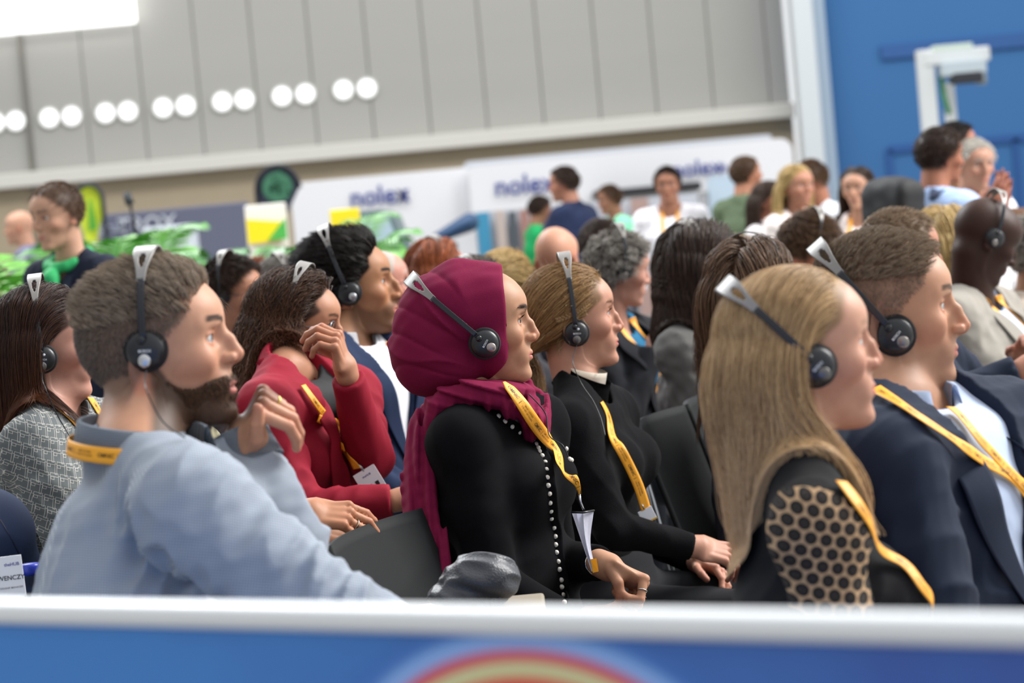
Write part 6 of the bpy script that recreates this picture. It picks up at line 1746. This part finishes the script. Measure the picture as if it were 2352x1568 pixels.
def chairs():
    make_chair('empty black chair with bare backrest behind the maroon-scarfed woman', at(795, 1214, 4.21), -18)
    make_chair('black chair with bare backrest behind the blonde woman with the braid', at(1466, 956, 5.8), -18)
    make_chair('black chair whose corner shows past the bare backrest near the brunette bob', at(1575, 912, 6.25), -18)
    make_chair('black chair with bright edge beside the navy blazer at the picture edge', at(2330, 978, 4.8), -18)
    # grey mesh cap lying on the empty seat
    c = at(1105, 1330, 3.9)
    f = lambda p: smin(ell(p, c, (.060, .05, .042)), ell(p, c+V(-.035, -.01, -.02), (.05, .045, .018)), .02)-.006*(1-2*np.abs(wob(p, 90, 3)))
    vs, qs = sdf_mesh(f, c-.12, c+.12, .004); o = obj('mesh_cap', raw_mesh('cap', vs, qs), plain('3a3c42', .4, bump=.6, bscale=300)); tag(o, 'crumpled grey see-through cap on the ledge before the maroon-scarfed woman', 'cap')
    tb = box_me(c-V(.03, 0, .05), (.26, .16, .014), .005); o2 = obj('side_table', tb, plain('8a8070', .5)); tag(o2, 'small low table edge under the crumpled grey cap', 'table')
    obj('table_leg', tube_me([c-V(.03, 0, .05), V(c[0]-.03, c[1], 0)], .02), plain('6a6c70', .4, metal=.7), o2)
HEROES += [('chairs', chairs)]
# ---------------------------------------------------------------- the rest of the audience and the standing visitors
HC = dict(black=('0c0a0a', '2a211c'), dark=('1e1512', '4a362a'), brown=('3a2a1e', '7a5c44'), grey=('5a544e', 'b8b2aa'), white=('a8a49c', 'e8e4dc'), red=('5a2a14', 'a85a30'), blond=('8a6c3c', 'd8bc84'), ash=('6a5844', 'a8927a'))
def mid(px, py, D, yaw, pitch, male, skin, hair, style, top, label, s=1.0, byaw=-20, lean=-4, stand=False, phones=None, glasses=None, girth=1.05, beard=None, roll=0, group=None, h=.007, jacket=None, hl=1.0, dens=1.0, arms=None, lanyard_=None, bottom='23262e', cut=.08, cuprot=0, tilt=8):
    O = headO(px, py, D, yaw, pitch, roll, s)
    b = Body(O, yaw, pitch, roll, s, byaw=byaw, lean=lean, male=male, stand=stand, girth=girth)
    if arms: arms(b)
    person_root(b, label, group)
    bald = style == 'bald'
    sf = (lambda m: np.zeros(len(m))) if bald else scalp_soft()
    make_skin(b, dict(skin=skin, beard=beard, beard_a=.6, scalp=HC[hair][0], scalp_f=sf, scalp_a=.9, brow=HC[hair][0], brow_a=.7), h)
    hm = hair_mat(*HC[hair])
    k = D/5.0
    if style == 'short': short_hair(b, int(3200*dens), .032*hl, hm, hairline(.060, .1, .018, .036), comb=(.4, 0, -.25), lift=.7, rad=.0007*k, m=5, seed=int(px))
    elif style == 'fringe': short_hair(b, int(3000*dens), .02, hm, lambda p: hairline()(p) & (p[:, 2] < .075) & (p[:, 0] < .02), comb=(-.2, 0, -1), lift=.5, rad=.0006*k, m=4, seed=int(px))
    elif style == 'curly': short_hair(b, int(4200*dens), .045*hl, hm, hairline(.058, .095, .012, .034, ears=False), comb=(.1, 0, -.3), lift=1.0, rad=.0008*k, m=8, curl=1.3, nc=160, seed=int(px))
    elif style in ('bob', 'long'):
        L = .25 if style == 'bob' else .36
        long_hair(b, int(3600*dens), L*hl, hm, hairline(.052, .09, .010, .034, ears=False), m=18, vol=(.004, .034), back=.6, wave=.18, wf=9, rad=.0008*k, nc=120, seed=int(px) % 97, neckr=.074, jit=.15, fall=(-.06, .02, 5, .05))
    elif style == 'bun':
        short_hair(b, int(3600*dens), .075, hm, hairline(.056, .095, .012, .04, ears=False), comb=lambda p: nrm(np.array([-.13, 0, .06])-p), lift=.18, rad=.0007*k, m=9, seed=int(px))
        c = b.world((-.118, 0, .075)); vs, qs = sdf_mesh(lambda p: ell(p, c, (.042, .045, .040))-.004*wob(p, 120, 4), c-.08, c+.08, .008); obj('hair_bun', raw_mesh('b', vs, qs), plain(HC[hair][1], .5, var=.4, vscale=60), b.root)
    if jacket: un, g0 = jacket_set(b, fabric(top, .9, var=.08, bump=0), fabric(jacket, .85, bump=0), w1=cut, h=.011, seed=int(px) % 50)
    else:
        un = garment(b, .012, .95 if stand != 'tee' else .4, .012, amp=.006, seed=int(px) % 50, loose=.004); make_cloth(b, un, 'top', fabric(top, .85, bump=0), .010)
    make_lower(b, b.root, fabric(bottom, bump=0), h=.02)
    if phones: headphone(b, phones, tilt=tilt, ch=.135 if style != 'curly' else .150, cw=.092 if style in ('short', 'bald', 'fringe') else .100, logo=False, seg=20, cuprot=cuprot, cup=(-.004, .028))
    if glasses: spectacles(b, glasses, plain('3a3a40', .3, metal=.4), z=.014)
    if lanyard_:
        t = lanyard_; st = [b.NB+.055*b.f-.045*b.u+UPZ*.01, b.NB+.12*b.f-.05*b.u-.10*UPZ, b.NB+.16*b.f-.02*b.u-.28*UPZ]; s2 = [b.NB+.055*b.f+.045*b.u+UPZ*.01, b.NB+.12*b.f+.05*b.u-.10*UPZ, b.NB+.16*b.f-.02*b.u-.28*UPZ]
        lanyard(un, [st, s2], t, text=False, n=30, width=.022)
    return b
def crowd():
    m = mid
    m(508, 700, 7.6, -16, -6, True, 'c08a70', 'dark', 'short', '4a5260', 'dark-haired listener in glasses above the curly-haired woman, looking down', phones='black headphones on the dark-haired listener in glasses', glasses='dark-rimmed glasses on the dark-haired listener above the curly-haired woman', s=.98)
    m(668, 694, 8.2, 20, -4, True, 'c08a70', 'grey', 'short', '3a4250', 'grey-haired listener seen from behind between two headphone wearers', phones='black headphones over short grey hair', s=1.0)
    m(606, 680, 9.4, 30, -6, False, 'c08a70', 'red', 'curly', '3a3a44', 'listener with orange-brown hair peeping out between two heads', s=.92)
    m(880, 688, 6.9, 8, 10, True, 'd89a8a', 'white', 'fringe', '2a3350', 'balding pink-faced man in glasses beyond the black-haired man', glasses='thin silver glasses on the balding pink-faced man', s=1.0)
    m(958, 684, 9.2, 10, 0, False, '9a6a4c', 'black', 'short', '2a2a30', 'dark-haired listener with tan skin half hidden beyond the pink-faced man', s=.92)
    m(1038, 642, 8.9, 30, 0, False, 'c88a70', 'red', 'long', '4a3a3a', 'red-haired woman with headphones above the maroon headscarf', phones='black headphones on the red-haired woman', s=.98)
    m(1120, 702, 7.2, 22, -4, False, 'c08a70', 'dark', 'bob', '23242a', 'brown-haired listener just behind the maroon headscarf', phones='black headphones with bright band on the brown-haired listener behind the headscarf', s=.92, tilt=20)
    m(1218, 676, 8.1, 60, -2, False, 'c89a80', 'blond', 'bun', '2a2a30', 'golden blonde listener with pinned-up hair seen from behind', s=.96)
    m(1330, 603, 9.2, 70, -2, True, 'd8a48c', 'white', 'bald', '3a3a44', 'bald listener seen from behind, left of the grey curly hair', s=1.0)
    m(1412, 580, 11.0, 40, -12, True, 'c08068', 'dark', 'short', '3a3a44', 'brown-haired man with bowed head behind the bald listener', s=1.0)
    def ar(b): b.WR = at(1500, 800, 7.55); b.WL = at(1552, 752, 7.8)
    b = m(1436, 640, 7.6, 12, -12, False, 'd0a090', 'grey', 'curly', '1a1b20', 'woman with short grey curls in a teal top and black cardigan', jacket='1f6488', phones='black headphones on short grey curls', s=.94, arms=ar, girth=1.25, cut=.10, lanyard_='orange lanyard on the teal top of the grey-curled woman', byaw=-32)
    m(1640, 637, 6.9, 22, -14, False, 'c08a78', 'dark', 'bob', '5c5a58', 'woman with glossy dark brown bob in a grey top', phones='black and grey headphones over the dark brown bob', glasses='black-rimmed glasses on the woman with the brown bob', s=1.02, tilt=34, dens=1.5, hl=.92, cuprot=30, girth=1.1)
    m(1716, 628, 9.0, 24, -14, False, 'd8a48c', 'ash', 'short', 'b8a898', 'pale listener mostly hidden beyond the brown bob', s=.92)
    m(1806, 690, 5.75, 60, -8, False, 'c89a80', 'brown', 'long', '3a3a44', 'brown-haired listener of whom only the crown and headband show above the long blonde hair', phones='headphones whose grey band crosses the brown crown', s=.98)
    m(1872, 588, 8.2, 14, -26, True, 'c88a74', 'brown', 'short', 'c8b8a8', 'man with tousled brown hair and headphones bending his head down', phones='black headphones on the tousled brown hair', s=1.0)
    m(2086, 616, 6.3, 4, -4, True, 'c08a74', 'ash', 'short', '1a2234', 'man in glasses rising just behind the cropped head of the navy blazer', glasses='rimless glasses on the man behind the cropped head', s=1.05, hl=.6, byaw=-34, girth=1.2, arms=lambda b: (setattr(b, 'WR', at(2345, 850, 6.0)), setattr(b, 'WL', at(2350, 830, 6.4))))
    m(2282, 568, 7.1, 12, -30, True, '3e241a', 'black', 'bald', '8f8a82', 'bald man with dark skin in a grey suit and pale blue shirt looking down', jacket='b8c6e0', phones='black headphones with silver band on the bald man in the grey suit', s=1.04, girth=1.2, cut=.07, byaw=-30, lanyard_='orange and red lanyard on the grey suit')
    m(2226, 573, 8.0, 50, -4, False, 'c89a80', 'blond', 'long', '6a6a70', 'blonde listener glimpsed between the glasses wearer and the grey suit', s=.94)
    m(2400, 600, 8.1, 0, -10, False, 'b08a74', 'grey', 'curly', 'a09488', 'listener in a textured beige knit cut off by the picture edge', s=1.0)
HEROES += [('crowd', crowd)]
# ---------------------------------------------------------------- people standing and walking behind the audience
def stander(px, py, D, yaw, pitch, male, skin, hair, style, top, label, s=1.0, byaw=None, arms=None, sleeve='long', bottom='2a2e38', jacket=None, cut=.05, beard=None, girth=1.0, lanyard_=None, hl=1.0, lean=0, group='visitors standing behind the audience', headpx=True):
    """(px, py): the middle of the head in the photo"""
    R = rotm(yaw, pitch, 0); O = at(px, py, D)-R@V(-.0, 0, .03)*s
    # feet must reach the floor: the build follows the eye height
    b = Body(O, yaw, pitch, 0, s, byaw=yaw if byaw is None else byaw, lean=lean, male=male, stand=True, girth=girth)
    if arms: arms(b)
    person_root(b, label, group)
    k = D/6.0; hm = hair_mat(*HC[hair])
    make_skin(b, dict(skin=skin, beard=beard, beard_a=.6, scalp=HC[hair][0], scalp_f=(lambda m: np.zeros(len(m))) if style == 'bald' else scalp_soft(), scalp_a=.95, brow=HC[hair][0]), .009)
    if style == 'short': short_hair(b, 1500, .026*hl, hm, hairline(.060, .1, .018, .036), comb=(.4, 0, -.25), lift=.6, rad=.0009*k**.7, m=4, seed=int(px))
    elif style in ('long', 'bob'): long_hair(b, 1700, (.36 if style == 'long' else .24)*hl, hm, hairline(.052, .09, .010, .034, ears=False), m=14, vol=(.003, .022), back=.6, wave=.15, wf=9, rad=.0011*k**.7, nc=80, seed=int(px) % 91, neckr=.075)
    if jacket: un, g0 = jacket_set(b, fabric(top, .9, bump=0), fabric(jacket, .85, bump=0), w1=cut, h=.014, seed=int(px) % 50)
    else:
        un = garment(b, .012, .95 if sleeve == 'long' else .0, .012, amp=.006, seed=int(px) % 50, loose=.004, cuff=sleeve == 'long')
        if sleeve != 'long':
            f0 = un
            def un(p):
                d = f0(p)
                for S, E in ((b.SL, b.EL), (b.SR, b.ER)):
                    ax = nrm(E-S); c = S+(E-S)*.8
                    near_ = np.linalg.norm(p-(c+ax*.16), axis=1) < .22
                    d = np.where(near_, smax(d, ((p-c.astype(p.dtype))@ax.astype(p.dtype)), .004), d)
                return d.astype(p.dtype)
        make_cloth(b, un, 'shirt', fabric(top, .85, bump=0), .012)
    make_lower(b, b.root, fabric(bottom, bump=0), h=.025)
    if lanyard_:
        st = [b.NB+.055*b.f-.045*b.u+UPZ*.01, b.NB+.12*b.f-.05*b.u-.10*UPZ, b.NB+.16*b.f-.02*b.u-.28*UPZ]; s2 = [b.NB+.055*b.f+.045*b.u+UPZ*.01, b.NB+.12*b.f+.05*b.u-.10*UPZ, b.NB+.16*b.f-.02*b.u-.28*UPZ]
        bk = [b.NB-(.055*b.f)*math.cos(a)+.058*b.u*math.sin(a)+UPZ*.02 for a in np.linspace(-2.0, 2.0, 9)]
        lanyard(un, [st, s2, bk], lanyard_, text=False, n=30, width=.024)
    return b
def standing():
    s = stander
    # steward with the green scarf, facing the camera side
    b = s(131, 486, 8.6, 228, -8, False, 'dcb098', 'brown', 'short', '1c2233', 'steward in a navy jacket with a bright green scarf looking down past the palms', s=1.0, byaw=235, jacket='20263a', hl=.6)
    g = plain('22a05a', .75, bump=.4, bscale=500)
    def sc(p):
        q = (p-b.NB.astype(p.dtype)); a = np.arctan2(q@b.u.astype(p.dtype), q@b.f.astype(p.dtype)); c = b.NB+UPZ*.03
        d = None
        ring = [b.NB+.07*b.f*math.cos(t)*1.0+.075*b.u*math.sin(t)+UPZ*(.035-.05*(1+math.cos(t))*.5)+b.f*.015 for t in np.linspace(0, 6.28, 13)]
        d = chain(p, ring, [.020]*13, .01)
        knot = b.NB+.115*b.f-UPZ*.05
        d = smin(d, chain(p, [knot, b.NB+.15*b.f+.05*b.u-UPZ*.16, b.NB+.16*b.f+.12*b.u-UPZ*.30], [.03, .040, .045], .02, b.f, .5), .02)
        d = smin(d, ell(p, knot, (.035, .035, .03)), .02)
        return (d-.004*wob(p, 80, 4)).astype(p.dtype)
    vs, qs = sdf_mesh(sc, b.NB-V(.3, .3, .4), b.NB+V(.3, .3, .15), .008); obj('scarf', raw_mesh('scarf', vs, qs), g, b.root)
    s(45, 518, 17, 180, 0, True, 'd8a890', 'white', 'bald', '6a6a80', 'pale bald visitor far behind the palms at the picture edge', s=1.0)
    b = s(1296, 418, 16.8, 176, -2, True, 'c08a74', 'dark', 'short', '1c2642', 'tall man in a navy suit walking before the white booth', jacket='d8d8e0', byaw=150, lanyard_='orange lanyard on the neck of the man in the navy suit', hl=.8, s=1.02, girth=1.6)
    s(1240, 478, 21, 10, -10, True, 'b0806a', 'dark', 'short', '1fa05c', 'visitor in a green shirt left of the navy suit', s=.98, sleeve='short')
    s(1400, 455, 20, 200, -8, True, 'b0806a', 'brown', 'short', '8fe0b8', 'visitor in a mint green shirt right of the navy suit', s=1.0)
    s(1533, 420, 15.8, 260, -6, True, 'b98670', 'dark', 'short', 'eceaf0', 'visitor in a white shirt before the pale blue panel, light lanyard', s=.98, lanyard_='pale orange lanyard on the visitor in white before the booth')
    s(1712, 396, 15.5, 15, 4, True, 'c08a70', 'brown', 'short', '5c6b52', 'man in an olive T-shirt looking towards the stage', sleeve='short', byaw=40, s=1.0, hl=.6)
    s(1768, 455, 15, 330, -10, False, 'b07a64', 'dark', 'long', 'ece6e8', 'dark-haired woman in white right of the olive T-shirt', s=.95)
    s(1832, 422, 13.5, 300, -4, False, 'd09a84', 'blond', 'long', 'f0e6e2', 'blonde woman in a pale top talking by the column', s=.96, lanyard_='orange lanyard on the blonde woman by the column')
    s(1862, 410, 14.5, 195, -16, True, 'b98068', 'brown', 'short', 'eef0f6', 'man in a white shirt leaning towards the blonde woman', s=1.02, lean=16, byaw=200)
    s(1968, 428, 13.2, 245, -2, False, 'd8a890', 'dark', 'long', 'f0e2de', 'dark-haired woman in a pale pink top against the blue wall', s=.95, lanyard_='orange lanyard on the woman in pale pink')
    b = s(2158, 352, 10.4, 20, -4, True, 'b98068', 'dark', 'short', 'a9c0e6', 'dark-haired man in a light blue shirt carrying a black backpack', s=1.02, byaw=30, lanyard_='orange lanyard round the neck of the man with the backpack', hl=.9, girth=1.1)
    # backpack on his back
    bp = plain('16171a', .7, bump=.4, bscale=300); c = b.NB-b.f*.23-.14*UPZ
    R = np.array([b.f, b.u, UPZ]).T
    vs, qs = sdf_mesh(lambda p: (lambda q: smin(smax(smax(np.abs(q[:, 0])-.075, np.abs(q[:, 1])-.15, .05), np.abs(q[:, 2])-.25, .09), ell(q, (-.08, 0, -.08), (.05, .12, .13)), .03).astype(p.dtype)-.004*wob(p, 50, 3))((p-c.astype(p.dtype))@R.astype(p.dtype)), c-.36, c+.36, .014)
    t = thing('backpack', 'black backpack worn by the man in the light blue shirt', 'backpack', c); obj('bag', raw_mesh('bag', vs, qs), bp, t)
    for sg in (1, -1):
        pts = [c+b.f*.07+sg*b.u*.07+UPZ*.2, b.NB+sg*b.u*.09+UPZ*.0, b.NB+sg*b.u*.12+b.f*.12-UPZ*.12, b.NB+sg*b.u*.15+b.f*.10-UPZ*.32, c+b.f*.05+sg*b.u*.12-UPZ*.15]
        gg = garment(b, .012, .95, .012, amp=0); q, nn = project(gg, bspl(pts, 26), .006, 6); obj('shoulder_strap', ribbon(q, nn, .05, n=30, thick=.006)[0], plain('3a4660', .8), t)
    s(2196, 330, 12.2, 350, 0, True, 'b87c68', 'black', 'short', '6a4a30', 'bearded man in a brown vest beyond the backpack wearer', s=1.0, beard='2a1c16', lanyard_='orange lanyard on the brown vest')
    def clap(b): b.WR = b.NB+.34*b.f-.03*b.u-.13*UPZ; b.WL = b.NB+.34*b.f+.05*b.u-.12*UPZ
    s(2238, 372, 11.6, 290, -6, True, 'd0a08c', 'white', 'short', 'f0eef0', 'white-haired man in a white shirt facing the camera', s=1.02, byaw=300)
    def clap2(b):
        b.WR = at(2268, 500, 9.9); b.WL = at(2292, 496, 10.0)
        b.handR = hand_chains(b.WR, nrm(V(.45, 0, .8)), nrm(V(-.3, -1, .1)), 1, OPEN, THUMB, 1.05); b.handL = hand_chains(b.WL, nrm(V(.25, .1, .9)), nrm(V(.3, .9, .1)), -1, OPEN, THUMB, 1.05)
    s(2420, 372, 10.4, 180, 0, True, 'a8705c', 'dark', 'short', '5a4030', 'visitor in a brown sleeve clapping raised hands at the picture edge', arms=clap2, byaw=185)
HEROES += [('standing', standing)]
import time as _t
_t0 = _t.time()
if want('env'):
    build_hall(); build_stands(); build_plants()
if want('barrier') or not ONLY: build_barrier()
for k, fn in HEROES:
    if want(k): fn(); print('built', k, round(_t.time()-_t0, 1))
